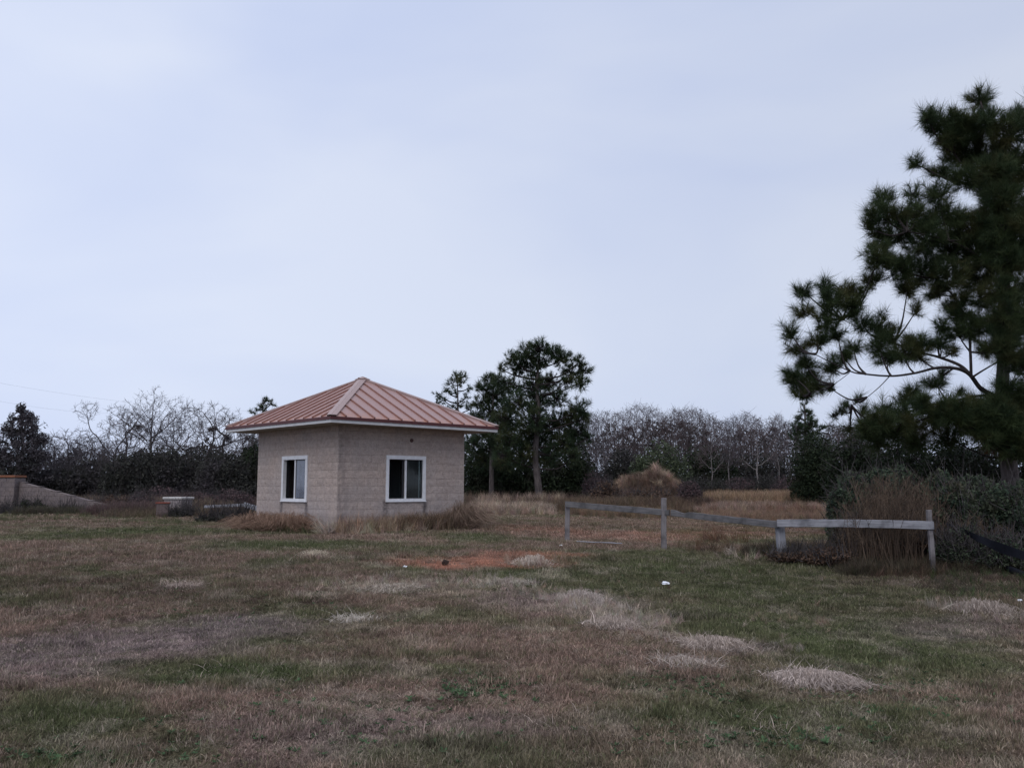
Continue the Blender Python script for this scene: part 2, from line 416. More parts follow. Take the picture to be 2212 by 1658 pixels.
def scatter(name, pts, rot, scl, idx, cols, meshes, label_kind='stuff', parent=None):
    me = bpy.data.meshes.new(name)
    me.vertices.add(len(pts)); me.vertices.foreach_set('co', np.asarray(pts, np.float32).ravel())
    for nm, ty, val, key in (('rot', 'FLOAT_VECTOR', rot, 'vector'), ('scl', 'FLOAT_VECTOR', scl, 'vector'), ('idx', 'INT', idx, 'value')):
        at_ = me.attributes.new(nm, ty, 'POINT')
        at_.data.foreach_set(key, np.asarray(val, np.int32 if ty == 'INT' else np.float32).ravel())
    at_ = me.attributes.new('gcol', 'FLOAT_COLOR', 'POINT')
    at_.data.foreach_set('color', np.c_[cols, np.ones(len(cols))].astype(np.float32).ravel())
    me.update(); me.materials.append(M_grass)
    coll = bpy.data.collections.new(name+'_tufts')
    for i, m in enumerate(meshes): coll.objects.link(bpy.data.objects.new('tuft_%02d' % i, m))
    ng = bpy.data.node_groups.new(name+'_nodes', 'GeometryNodeTree')
    ng.interface.new_socket('Geometry', in_out='INPUT', socket_type='NodeSocketGeometry')
    ng.interface.new_socket('Geometry', in_out='OUTPUT', socket_type='NodeSocketGeometry')
    gi = N(ng, 'NodeGroupInput'); go = N(ng, 'NodeGroupOutput')
    ci = N(ng, 'GeometryNodeCollectionInfo'); ci.inputs['Collection'].default_value = coll
    ci.inputs['Separate Children'].default_value = True; ci.inputs['Reset Children'].default_value = True
    io = N(ng, 'GeometryNodeInstanceOnPoints'); io.inputs['Pick Instance'].default_value = True
    def na(nm, ty):
        q = N(ng, 'GeometryNodeInputNamedAttribute'); q.data_type = ty; q.inputs[0].default_value = nm
        return q.outputs[0]
    L = ng.links.new
    L(gi.outputs[0], io.inputs['Points']); L(ci.outputs[0], io.inputs['Instance'])
    L(na('idx', 'INT'), io.inputs['Instance Index']); L(na('rot', 'FLOAT_VECTOR'), io.inputs['Rotation'])
    L(na('scl', 'FLOAT_VECTOR'), io.inputs['Scale']); L(io.outputs[0], go.inputs[0])
    o = bpy.data.objects.new(name, me); COL.objects.link(o)
    md = o.modifiers.new('scatter', 'NODES'); md.node_group = ng
    o['kind'] = 'stuff'
    if parent: o.parent = parent
    return o
rs = np.random.default_rng(3)
short = [blade_variant('short_tuft', rs, 40, 0.085, 0.012, 0.042, 0.0042, 1.0, 0.5) for i in range(6)]
tall = [blade_variant('tall_tuft', rs, 30, 0.12, 0.25, 0.75, 0.010, 0.55) for i in range(5)]
rosette = []
for i in range(3):
    acc = Acc(); m_ = 11; a_ = np.arange(m_)*2.4+rs.random(m_); L_ = .035+.05*rs.random(m_); up_ = .25+.5*rs.random(m_)
    d_ = np.c_[np.cos(a_), np.sin(a_), up_]; s_ = np.c_[-np.sin(a_), np.cos(a_), 0*a_]*.011; z_ = np.zeros((m_, 3))+[0, 0, .004]
    V_ = np.stack([z_-s_*.3, z_+s_*.3, d_*L_[:, None]*.6+s_, d_*L_[:, None]*.6-s_, d_*L_[:, None]*[1, 1, .75]], 1).reshape(-1, 3)
    acc.add(V_, (np.array([(0, 1, 2), (0, 2, 3), (3, 2, 4)])[None]+(np.arange(m_)*5)[:, None, None]).reshape(-1, 3), np.repeat(rs.random(m_), 5))
    me = acc.mesh('rosette'); me.materials.append(M_grass); rosette.append(me)
lying = [blade_variant('lying_tuft', rs, 26, 0.10, 0.015, 0.05, 0.0038, 3.0, 0.8) for i in range(4)]

# building placement (needed to keep grass out of it)
BX, BY, BA, BL, BZ = -4.461, 22.513, 0.803, 4.267, 0.43
U2 = np.array([math.sin(BA), math.cos(BA)]); V2 = np.array([-math.cos(BA), math.sin(BA)])
def in_house(x, y, m=0.0):
    s = (x-BX)*U2[0]+(y-BY)*U2[1]; t = (x-BX)*V2[0]+(y-BY)*V2[1]
    return (s > -m) & (s < BL+m) & (t > -m) & (t < BL+m)

def field_points(y0, y1, dens, margin=2.0, half=0.62):
    n = int(dens*((y1**2-y0**2)*half+2*margin*(y1-y0)))
    y = y0+(y1-y0)*rs.random(int(n*1.6)); w = half*y+margin
    keep = rs.random(len(y)) < w/(half*y1+margin)
    y = y[keep][:n]; x = (rs.random(len(y))*2-1)*(half*y+margin)
    return x, y
xs, ys, sc = [], [], []
for y0, y1, d, s in ((3.6, 7, 480, 1.0), (7, 10, 380, 1.1), (10, 15, 250, 1.3), (15, 22, 150, 1.6), (22, 34, 62, 2.2), (34, 60, 20, 3.0)):
    x, y = field_points(y0, y1, d); xs.append(x); ys.append(y); sc.append(np.full(len(x), s))
x = np.concatenate(xs); y = np.concatenate(ys); s = np.concatenate(sc)
k = ~in_house(x, y) & (rs.random(len(x)) > 0.85*red_weight(x, y))
x, y, s = x[k], y[k], s[k]
hmod = 0.35+1.0*fbm(x, y, 1.1, 71)+0.8*S(.52, .75, fbm(x, y, .4, 73, 2))
cols = ground_colour(x, y)*(0.72+0.6*rs.random(len(x)))[:, None]
pk = rs.random(len(x))[:, None]; keepred = (red_weight(x, y) < .3)[:, None]
cols = np.where((pk < .16) & keepred, cols*.35+GREEN*.65*(.8+.6*rs.random((len(x), 1))), cols)
cols = np.where((pk > .90) & keepred, cols*.5+STRAW*.42, cols)
cols = np.where((pk > .80) & (pk < .88), cols*.55, cols)
pts = np.c_[x, y, ground(x, y)]
rot = np.c_[rs.normal(0, .12, (len(x), 2)), rs.random(len(x))*6.283]
scl = np.c_[s, s, np.minimum(s, 1.6)*hmod]*(0.8+0.4*rs.random(len(x)))[:, None]
scatter('grass', pts, rot, scl, rs.integers(0, 6, len(x)), cols, short)
print('grass tufts', len(x))

# ------------------------------------------------------------------ guard house
M_block, n, b = new_mat('split_face_block', 0.92, 0.12)
house = empty('block_guard_house', (BX, BY, BZ), 0,
              label='small square tan block guard house with a pinkish metal hip roof and white windows', cat='building')
house.matrix_world = Matrix(((U2[0], V2[0], 0, BX), (U2[1], V2[1], 0, BY), (0, 0, 1, BZ), (0, 0, 0, 1)))
bpy.context.view_layer.update()
tcn = N(n, 'ShaderNodeTexCoord'); tcn.object = house
P = tcn.outputs['Object']; sx = N(n, 'ShaderNodeSeparateXYZ'); n.links.new(P, sx.inputs[0])
c = mixc(n, noise(n, P, 1.1, 4, 0.6, 0.35, 0.65), (0.54, 0.435, 0.38), (0.51, 0.435, 0.40))
c = mixc(n, math_(n, 'MULTIPLY', noise(n, P, 9, 6, 0.75, 0.42, 0.62), 0.5), c, (0.29, 0.235, 0.21))
c = mixc(n, math_(n, 'MULTIPLY', noise(n, P, 34, 4, 0.8, 0.5, 0.68), 0.45), c, (0.16, 0.13, 0.12))
c = mixc(n, math_(n, 'MULTIPLY', noise(n, P, 45, 3, 0.8, 0.55, 0.72), 0.5), c, (0.56, 0.48, 0.45))
low = rng_map(n, sx.outputs['Z'], 0.0, 1.5, 0.75, 0.0)
c = mixc(n, math_(n, 'MULTIPLY', low, noise(n, P, 2.5, 4, 0.6, 0.3, 0.6)), c, (0.31, 0.285, 0.29))
def streak(cc, coord, x0, w, z0, z1, amt=0.75):
    d = math_(n, 'ABSOLUTE', math_(n, 'SUBTRACT', sx.outputs[coord], x0))
    f = rng_map(n, d, w*0.3, w, 1, 0)
    zf = math_(n, 'MULTIPLY', rng_map(n, sx.outputs['Z'], z1-0.02, z1+0.02, 1, 0), rng_map(n, sx.outputs['Z'], z0-0.3, z1, 0.35, 1))
    f = math_(n, 'MULTIPLY', math_(n, 'MULTIPLY', f, zf), noise(n, P, 7, 4, 0.7, 0.25, 0.6))
    other = sx.outputs['Y' if coord == 'X' else 'X']
    f = math_(n, 'MULTIPLY', f, rng_map(n, other, 0.05, 0.08, 1, 0))
    return mixc(n, math_(n, 'MULTIPLY', f, amt), cc, (0.105, 0.09, 0.092))
for coord, x0 in (('X', 1.50), ('X', 2.84), ('Y', 1.52), ('Y', 2.86)):
    c = streak(c, coord, x0, 0.12, 0.0, 0.82, 1.0)
d1 = math_(n, 'MULTIPLY', rng_map(n, sx.outputs['X'], 0.03, 0.4, 0.55, 0), rng_map(n, sx.outputs['Y'], 0.03, 0.05, 1, 0))
c = mixc(n, math_(n, 'MULTIPLY', d1, noise(n, P, 5, 4, 0.7, 0.35, 0.6)), c, (0.16, 0.14, 0.14))
oi = N(n, 'ShaderNodeObjectInfo')
hsv = N(n, 'ShaderNodeHueSaturation'); n.links.new(c, hsv.inputs['Color']); n.links.new(rng_map(n, oi.outputs['Random'], 0, 1, 0.93, 1.05), hsv.inputs['Value']); c = hsv.outputs[0]
mud = math_(n, 'MULTIPLY', rng_map(n, sx.outputs['Z'], 0.05, 0.55, 0.7, 0.0), noise(n, P, 4, 5, 0.7, 0.3, 0.6))
c = mixc(n, mud, c, (0.20, 0.15, 0.125))
n.links.new(c, b.inputs['Base Color'])
hh = math_(n, 'ADD', noise(n, P, 38, 6, 0.8), math_(n, 'MULTIPLY', noise(n, P, 12, 4, 0.7), 1.2))
bump(n, b, hh, 0.8, 0.03)
M_mortar = plain_mat('grey_mortar', (0.38, 0.32, 0.30), 0.95, 0.05, 0.3, 20)
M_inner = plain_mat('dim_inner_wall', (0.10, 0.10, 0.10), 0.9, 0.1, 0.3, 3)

T = 0.06; TH = 0.20; WH = 14*0.2032
OS0, OS1, OZ0, OZ1 = 1.53, 2.80, 4*0.2032, 10*0.2032
def slab(bx, o0, o1, z0, z1, axis_, off, s_from, s_to):
    def bb(a0, a1, zz0, zz1):
        if a1-a0 < 1e-4 or zz1-zz0 < 1e-4: return
        if axis_ == 'x': bx.box((a0, off, zz0), (a1, off+TH-T, zz1))
        else: bx.box((off, a0, zz0), (off+TH-T, a1, zz1))
    bb(s_from, o0, 0, WH); bb(o1, s_to, 0, WH); bb(o0, o1, 0, z0); bb(o0, o1, z1, WH)
bx = Box()
slab(bx, OS0, OS1, OZ0, OZ1, 'x', T, T, BL-T)                  # right-hand front wall (along x, y small)
slab(bx, OS0, OS1, OZ0, OZ1, 'y', T, TH, BL-TH)                # left-hand front wall
slab(bx, 1.1, 2.05, 0.0, 2.05, 'x', BL-TH, T, BL-T)            # back wall with a doorway
slab(bx, 1.5, 1.5, 0.5, 1.9, 'y', BL-TH, TH, BL-TH)            # right rear wall with a window opening
wall_me = bx.mesh('wall')
wall = link('wall', wall_me, M_mortar, house)
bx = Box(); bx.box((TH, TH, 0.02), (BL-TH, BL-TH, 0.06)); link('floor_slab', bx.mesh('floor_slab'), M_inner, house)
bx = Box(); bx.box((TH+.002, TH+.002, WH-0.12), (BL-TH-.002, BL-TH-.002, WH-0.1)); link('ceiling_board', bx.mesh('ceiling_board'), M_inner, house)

bx = Box(); bx.box((BL-TH-.045, 2.75, .065), (BL-TH-.005, 3.5, 2.0), .004); link('inner_panel', bx.mesh('inner_panel'), plain_mat('grey_green_panel', (0.26, 0.30, 0.31), .6, .2, .2, 3), house)
bx = Box(); bx.box((1.105, BL-T-.03, 0.01), (2.045, BL-T+.015, 2.04), .004); link('added_door', bx.mesh('added_door'), plain_mat('grey_added_door', (0.30, 0.29, 0.28), .6, .2, .2, 3), house)  # unseen door, added to shut out daylight and keep the interior dark
block_cache = {}
def block_mesh(w, h, d, seed):
    key = (round(w, 3), round(h, 3), round(d, 3), seed)
    if key in block_cache: return block_cache[key]
    r = random.Random(hash(key) & 0xffff)
    g = 0.0022
    bm = bmesh.new()
    # front face at y=-bulge, split into 4 x 2 cells with rough relief; back at y=d
    nxs = 4; nzs = 2; vs = {}
    for i in range(nxs+1):
        for j in range(nzs+1):
            x = g+(w-2*g)*i/nxs; z = g+(h-2*g)*j/nzs
            edge = i in (0, nxs) or j in (0, nzs)
            yy = 0.002 if edge else -0.010+0.010*r.random()
            yy += 0.002*r.random()
            vs[i, j] = bm.verts.new((x, yy, z))
    for i in range(nxs):
        for j in range(nzs): bm.faces.new((vs[i, j], vs[i+1, j], vs[i+1, j+1], vs[i, j+1]))
    c4 = [bm.verts.new(p) for p in ((g, d, g), (w-g, d, g), (w-g, d, h-g), (g, d, h-g))]
    bm.faces.new([vs[i, 0] for i in range(nxs, -1, -1)]+[c4[0], c4[1]])
    bm.faces.new([vs[i, nzs] for i in range(nxs+1)]+[c4[2], c4[3]])
    bm.faces.new([vs[0, j] for j in range(nzs+1)]+[c4[3], c4[0]])
    bm.faces.new([vs[nxs, j] for j in range(nzs, -1, -1)]+[c4[1], c4[2]])
    bm.faces.new(c4[::-1])
    bmesh.ops.recalc_face_normals(bm, faces=bm.faces[:])
    me = bpy.data.meshes.new('block'); bm.to_mesh(me); bm.free(); me.materials.append(M_block)
    block_cache[key] = me; return me
nblk = 0
def put_block(face, s0, s1, z0, z1):
    global nblk
    if s1-s0 < 0.03: return
    me = block_mesh(s1-s0, z1-z0, T-0.001, random.randrange(3))
    o = bpy.data.objects.new('block', me); COL.objects.link(o); o.parent = wall; nblk += 1
    if face == 'R': o.location = (s0, random.uniform(-.002, .002), z0)
    else: o.matrix_local = Matrix(((0, 1, 0, random.uniform(-.002, .002)), (1, 0, 0, s0), (0, 0, 1, z0), (0, 0, 0, 1)))
for face in 'RL':
    for cr in range(14):
        own = (cr % 2 == 0) == (face == 'R')            # which face owns the corner on this course
        z0, z1 = cr*0.2032, (cr+1)*0.2032
        edges = ([0.0] if own else [T, 0.2032])
        sK = 0.4064 if own else 0.2032+0.4064
        while sK < BL-0.02: edges.append(sK); sK += 0.4064
        edges.append(BL)
        for s0, s1 in zip(edges[:-1], edges[1:]):
            if z1 > OZ0+.01 and z0 < OZ1-.01:
                if s0 < OS0: put_block(face, s0, min(s1, OS0), z0, z1)
                if s1 > OS1: put_block(face, max(s0, OS1), s1, z0, z1)
            else: put_block(face, s0, s1, z0, z1)
print('blocks', nblk)
# rear facing courses, out of the photograph: joined
bx = Box()
for cr in range(14):
    z0, z1 = cr*0.2032+.003, (cr+1)*0.2032-.003; off = 0 if cr % 2 else 0.2032
    for f in 'xy':
        o0, o1, oz0, oz1 = (1.1, 2.05, 0, 2.05) if f == 'x' else (1.5, 1.5, 0.5, 1.9)
        e = [T+.001]+[q for q in np.arange(off, BL, 0.4064) if T+.05 < q < BL-T-.05]+[BL-T-.001]
        for s0, s1 in zip(e[:-1], e[1:]):
            if z1 > oz0+.01 and z0 < oz1-.01:
                parts_ = [(s0, min(s1, o0)), (max(s0, o1), s1)]
            else: parts_ = [(s0, s1)]
            for q0, q1 in parts_:
                if q1-q0 < .03: continue
                if f == 'x': bx.box((q0+.003, BL-T+.001, z0), (q1-.003, BL, z1))
                else: bx.box((BL-T+.001, q0+.003, z0), (BL, q1-.003, z1))
link('rear_block_courses', bx.mesh('rear_block_courses'), M_block, house, kind='stuff')

# windows
M_white = plain_mat('white_vinyl', (0.74, 0.745, 0.77), 0.5, 0.3, 0.18, 9)
def glass(name, haze, tint, ior=1.5):
    m = bpy.data.materials.new(name); m.use_nodes = True; n = m.node_tree; n.nodes.clear()
    tr = N(n, 'ShaderNodeBsdfTransparent'); tr.inputs[0].default_value = (0.8, 0.86, 0.86, 1)
    gl = N(n, 'ShaderNodeBsdfGlossy'); gl.inputs['Roughness'].default_value = 0.06; gl.inputs['Color'].default_value = (1, 1, 1, 1)
    df = N(n, 'ShaderNodeBsdfDiffuse')
    t = N(n, 'ShaderNodeTexCoord')
    n.links.new(mixc(n, noise(n, t.outputs['Object'], 3.5, 4, 0.6, 0.35, 0.7), tint, tuple(q*0.6 for q in tint)), df.inputs[0])
    fr = N(n, 'ShaderNodeFresnel'); fr.inputs[0].default_value = ior
    m1 = N(n, 'ShaderNodeMixShader'); m1.inputs[0].default_value = haze
    n.links.new(tr.outputs[0], m1.inputs[1]); n.links.new(df.outputs[0], m1.inputs[2])
    m2 = N(n, 'ShaderNodeMixShader'); n.links.new(fr.outputs[0], m2.inputs[0])
    n.links.new(m1.outputs[0], m2.inputs[1]); n.links.new(gl.outputs[0], m2.inputs[2])
    o = N(n, 'ShaderNodeOutputMaterial'); n.links.new(m2.outputs[0], o.inputs[0])
    return m
M_glass_dusty_sky = glass('dusty_sky_tint_glass', 0.55, (0.30, 0.34, 0.44))  # dust, with the bluish sky reflection painted into its diffuse tint
M_glass_clear = glass('clear_window_glass', 0.05, (0.20, 0.24, 0.26), 1.28)
M_gasket_shade = plain_mat('dark_gasket_and_shade', (0.03, 0.03, 0.035), 0.6, 0.2, 0.2)
def make_window(face):
    """window in wall-plane coordinates s (along), d (depth into wall), z"""
    def tr(s, d, z): return (s, d, z) if face == 'R' else (d, s, z)
    def B(bxx, s0, s1, d0, d1, z0, z1, bev=0.004):
        a, c_ = tr(s0, d0, z0), tr(s1, d1, z1)
        bxx.box([min(p, q) for p, q in zip(a, c_)], [max(p, q) for p, q in zip(a, c_)], bev)
    A0, A1, Z0, Z1 = OS0-0.04, OS1+0.04, OZ0-0.03, OZ1+0.0
    w = 0.095
    bx = Box()
    B(bx, A0, A1, -0.03, 0.08, Z1-w, Z1+.01); B(bx, A0, A1, -0.035, 0.08, Z0, Z0+w)
    B(bx, A0, A0+w, -0.028, 0.08, Z0+w+.001, Z1-w-.001); B(bx, A1-w, A1, -0.028, 0.08, Z0+w+.001, Z1-w-.001)
    win = link('window', bx.mesh('window_frame'), M_white, house)
    bx = Box(); B(bx, A0-.015, A1+.015, -0.05, -0.036, Z0+.005, Z0+.03); link('sill_lip', bx.mesh('sill_lip'), M_white, win)
    i0, i1, j0, j1 = A0+w, A1-w, Z0+w, Z1-w
    mid = (i0+i1)/2
    bx = Box(); B(bx, mid-.025, mid+.025, 0.0, 0.05, j0+.001, j1-.001); link('meeting_stile', bx.mesh('meeting_stile'), M_white, win)
    # inner edges of the sashes
    def sash(a, b_, dd, nm, gm):
        bx = Box(); e = 0.018
        B(bx, a, b_, dd, dd+.02, j1-e-.002, j1-.002, .002); B(bx, a, b_, dd, dd+.02, j0+.002, j0+e+.002, .002)
        B(bx, a, a+e, dd, dd+.02, j0+e+.003, j1-e-.003, .002); B(bx, b_-e, b_, dd, dd+.02, j0+e+.003, j1-e-.003, .002)
        so = link('sash', bx.mesh('sash'), M_gasket_shade, win)
        bx = Box(); B(bx, a+e+.001, b_-e-.001, dd+.008, dd+.012, j0+e+.004, j1-e-.004, 0); link('pane', bx.mesh('pane'), gm, win)
    if face == 'R':      # left half slid open, both panes stand behind the right half
        sash(mid+.027, i1-.002, 0.02, 'pane', M_glass_clear)
        bx = Box(); B(bx, i1-.09, i1-.07, 0.055, 0.075, j0+.003, j1-.003, .003); link('slid_sash_edge', bx.mesh('slid_sash_edge'), M_white, win)
        bx = Box(); B(bx, mid-.085, mid-.045, 0.055, 0.075, j0+.003, j1-.003, .003); link('slid_sash_edge', bx.mesh('slid_sash_edge'), M_gasket_shade, win)
    else:                # in this wall picture-left is larger s
        sash(i0+.002, mid-.027, 0.02, 'pane', M_glass_dusty_sky)
        bx = Box(); B(bx, mid+.04, mid+.07, 0.055, 0.075, j0+.003, j1-.003, .003); link('slid_sash_edge', bx.mesh('slid_sash_edge'), M_gasket_shade, win)
    return win
make_window('R')['label'] = 'window in the right-hand wall, open on its left half, clear dark panes'
make_window('L')['label'] = 'window in the left-hand wall with a dusty pane and a painted bluish sky reflection'
for f_ in 'RL':                                   # added dark boards standing in for shade in the reveals
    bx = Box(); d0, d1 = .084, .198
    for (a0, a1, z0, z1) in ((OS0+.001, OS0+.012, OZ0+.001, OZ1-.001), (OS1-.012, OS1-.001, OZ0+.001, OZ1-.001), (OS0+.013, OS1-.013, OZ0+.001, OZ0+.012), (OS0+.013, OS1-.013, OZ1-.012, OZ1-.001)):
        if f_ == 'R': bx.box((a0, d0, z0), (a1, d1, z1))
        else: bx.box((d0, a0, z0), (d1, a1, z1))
    link('reveal_shade_board', bx.mesh('reveal_shade_board'), M_gasket_shade, house)
# round vent plate high on the right wall
bx = Box(); r_ = bmesh.ops.create_cone(bx.bm, cap_ends=True, segments=16, radius1=0.055, radius2=0.045, depth=0.03,
        matrix=Matrix.Translation((2.34, -0.018, 2.466)) @ Matrix.Rotation(math.radians(90), 4, 'X'))
r_ = bmesh.ops.create_cone(bx.bm, cap_ends=True, segments=10, radius1=0.02, radius2=0.02, depth=0.05,
        matrix=Matrix.Translation((2.34, -0.03, 2.466)) @ Matrix.Rotation(math.radians(90), 4, 'X'))
link('light_fixture_plate', bx.mesh('light_fixture_plate'), plain_mat('rusty_plate', (0.13, 0.075, 0.07), 0.8, 0.2, 0.4, 30), house)

# roof
M_roof, n, b = new_mat('faded_red_roof_metal', 0.42, 0.35)
t = N(n, 'ShaderNodeTexCoord'); t.object = house; P = t.outputs['Object']
sx = N(n, 'ShaderNodeSeparateXYZ'); n.links.new(P, sx.inputs[0])
c = mixc(n, noise(n, P, 0.9, 4, 0.6, 0.35, 0.65), (0.365, 0.226, 0.203), (0.355, 0.238, 0.222))
c = mixc(n, math_(n, 'MULTIPLY', noise(n, P, 14, 4, 0.7, 0.45, 0.7), 0.25), c, (0.36, 0.20, 0.18))
rz = rng_map(n, sx.outputs['Z'], 2.93, 3.12, 0.65, 0.0)
c = mixc(n, math_(n, 'MULTIPLY', rz, noise(n, P, 7, 4, 0.6, 0.35, 0.6)), c, (0.42, 0.19, 0.11))
n.links.new(c, b.inputs['Base Color'])
M_rib = plain_mat('oxidised_seam_metal', (0.28, 0.14, 0.112), 0.5, 0.3, 0.3, 10)
M_cap = plain_mat('pale_hip_cap_metal', (0.39, 0.285, 0.265), 0.5, 0.3, 0.15, 5)
M_drip = plain_mat('dark_red_drip_edge', (0.10, 0.032, 0.034), 0.5, 0.3, 0.3, 8)
M_fascia = plain_mat('white_fascia', (0.56, 0.56, 0.57), 0.6, 0.2, 0.18, 5)
M_soffit = plain_mat('tan_soffit', (0.40, 0.36, 0.32), 0.8, 0.1, 0.15, 3)
OV = 0.69; RZE = 3.358-BZ; RZA = 4.765-BZ; HC = BL/2; HF = HC+OV
roof = empty('roof', (0, 0, 0)); roof.parent = house
slope = math.atan2(RZA-RZE, HF); SL = math.hypot(RZA-RZE, HF)
rotm = [Matrix.Translation((HC, HC, 0)) @ Matrix.Rotation(k*math.pi/2, 4, 'Z') for k in range(4)]
NP = 13
def facept(x, t_, lift=0.0):
    """x along eave (centre 0), t_ 0..1 from eave to apex; face k=0 looks to -Y"""
    return Vector((x, -HF*(1-t_), RZE+(RZA-RZE)*t_)) + Vector((0, -math.sin(slope), math.cos(slope)))*lift
tri_bound = lambda x: max(0.0, 1-abs(x)/HF)
for i in range(NP):
    x0 = -HF+2*HF*i/NP; x1 = -HF+2*HF*(i+1)/NP
    pts = [facept(x0+.002, 0), facept(x1-.002, 0), facept(x1-.002, tri_bound(x1-.002))]
    if x0 < 0 < x1: pts.append(facept(0, 1.0))
    pts.append(facept(x0+.002, tri_bound(x0+.002)))
    bx = Box(); bx.poly_prism(pts, Vector((0, -math.sin(slope), math.cos(slope)))*0.008)
    pm = bx.mesh('roof_panel'); pm.materials.append(M_roof)
    rmesh = None
    if i < NP-1:
        tb = tri_bound(x1)
        bx = Box(); w_ = 0.016
        nn = Vector((0, -math.sin(slope), math.cos(slope)))
        q = [facept(x1-w_, 0.0, .009), facept(x1+w_, 0.0, .009), facept(x1+w_, tb, .009), facept(x1-w_, tb, .009)]
        bx.poly_prism(q, nn*0.038); rmesh = bx.mesh('seam_rib'); rmesh.materials.append(M_rib)
    for k in range(4):
        o = link('roof_panel', pm, None, roof); o.matrix_local = rotm[k]
        if rmesh:
            o = link('seam_rib', rmesh, None, roof); o.matrix_local = rotm[k]
# hip caps: two wings over the hip line
def hip_mesh():
    bx = Box(); wv = 0.15
    eave = Vector((HF+.02, -(HF+.02), RZE-.01)); apex = Vector((0, 0, RZA+.0))
    up = Vector((0, 0, 0.062))
    e1 = eave+Vector((-wv*1.2, 0, 0)); a1 = facept(0, 1)+Vector((-wv*.9, -wv*1.0, 0)) ; 
    nA = Vector((0, -math.sin(slope), math.cos(slope))); nB = Vector((math.sin(slope), 0, math.cos(slope)))
    # wing on face A (looks -Y): offset along -x ; wing on face B (looks +X): offset along +y
    wa = Vector((-wv, 0, 0)); wb = Vector((0, wv, 0))
    L = .047
    for w_, nrm in ((wa, nA), (wb, nB)):
        p = [eave+nrm*L, eave+w_+nrm*L, apex+w_*1.0+nrm*L-Vector((0, 0, 0.0)), apex+nrm*L]
        # keep the wing in its face plane: moving along the eave keeps height, so shift is in-plane
        bx.poly_prism(p, nrm*0.012)
        q = [eave+w_, eave+w_+nrm*(L+.0), apex+w_+nrm*(L+.0), apex+w_]
        bx.poly_prism(q, (w_.normalized())*0.004)
    # bridge over the ridge of the hip
    p = [eave+nA*(L+.006), eave+nB*(L+.006), apex+nB*(L+.006), apex+nA*(L+.006)]
    bx.poly_prism(p, Vector((0, 0, 0.008)))
    return bx.mesh('hip_cap')
hm = hip_mesh(); hm.materials.append(M_cap)
for k in range(4):
    o = link('hip_cap', hm, None, roof); o.matrix_local = rotm[k]
bx = Box(); r_ = bmesh.ops.create_cone(bx.bm, cap_ends=True, segments=4, radius1=0.25, radius2=0.02, depth=0.09,
       matrix=Matrix.Translation((HC, HC, RZA+0.045)) @ Matrix.Rotation(math.pi/4, 4, 'Z'))
link('peak_cap', bx.mesh('peak_cap'), M_cap, roof)
for k in range(4):
    bx = Box(); bx.box((-HF-.015, -HF-.018, RZE-.072), (HF+.013, -HF-.006, RZE+.006))
    o = link('drip_edge', bx.mesh('drip_edge'), M_drip, roof); o.matrix_local = rotm[k]
    bx = Box(); bx.box((-HF+.02, -HF+.004, RZE-.150), (HF-.004, -HF+.02, RZE-.012))
    o = link('fascia', bx.mesh('fascia'), M_fascia, roof); o.matrix_local = rotm[k]
bx = Box(); bx.box((-OV+.022, -OV+.022, RZE-.140), (BL+OV-.022, BL+OV-.022, RZE-.125)); link('soffit', bx.mesh('soffit'), M_soffit, roof)

# ------------------------------------------------------------------ timber fences
M_wood_dark = wood_mat('weathered_dark_board', (0.10, 0.097, 0.10), (0.175, 0.168, 0.172))
M_wood_pale = wood_mat('pale_silvery_board', (0.19, 0.19, 0.21), (0.345, 0.345, 0.37))
M_wood_post = wood_mat('grey_post_wood', (0.15, 0.138, 0.142), (0.26, 0.24, 0.245))
def beam(name, a, b_, w, h, mat, parent, sag=0.0, chip=None, bend=0.0):
    """rectangular board from a to b_ (centres), w thick, h tall; rough uneven edges. local x runs along it"""
    a = Vector(a); b_ = Vector(b_); L = (b_-a).length
    d = (b_-a).normalized(); side = d.cross(Vector((0, 0, 1))).normalized(); up = side.cross(d)
    m = max(6, int(L/0.12)); bm = bmesh.new(); rings = []
    r = random.Random(int(L*1000)+len(name))
    for i in range(m+1):
        x = L*i/m; s = i/m
        z = -sag*4*s*(1-s)+r.uniform(-.003, .003); y = bend*math.sin(s*math.pi)
        h0 = h*(1+r.uniform(-.03, .03)); w0 = w*(1+r.uniform(-.04, .04))
        top = h0/2
        if chip and chip[0] < s < chip[1]: top -= chip[2]*(0.6+0.4*r.random())
        rings.append([bm.verts.new((x, y-w0/2, z-h0/2)), bm.verts.new((x, y+w0/2, z-h0/2)),
                      bm.verts.new((x, y+w0/2, z+top)), bm.verts.new((x, y-w0/2, z+top))])
    for p, q in zip(rings[:-1], rings[1:]):
        for j in range(4): bm.faces.new((p[j], p[(j+1) % 4], q[(j+1) % 4], q[j]))
    bm.faces.new(rings[0][::-1]); bm.faces.new(rings[-1])
    bmesh.ops.recalc_face_normals(bm, faces=bm.faces[:])
    bmesh.ops.bevel(bm, geom=[e for e in bm.edges if len(e.link_faces) == 2 and e.calc_face_angle(0) > 1.0], offset=0.005, segments=1, affect='EDGES')
    me = bpy.data.meshes.new(name); bm.to_mesh(me); bm.free()
    o = link(name, me, mat, parent)
    M = Matrix(((d.x, side.x, up.x, a.x), (d.y, side.y, up.y, a.y), (d.z, side.z, up.z, a.z), (0, 0, 0, 1)))
    if parent is not None: M = parent.matrix_world.inverted() @ M
    o.matrix_local = M
    return o
def post(name, u, vtop, D, w, mat, parent, lean=(0, 0), half=False):
    tp = at(u, vtop, D); g0 = gz(tp[0], tp[1])
    return beam(name, (tp[0]+lean[0], tp[1], g0-0.3), (tp[0], tp[1], tp[2]), w, w, mat, parent)
fb = at(1222, 1170, 21)
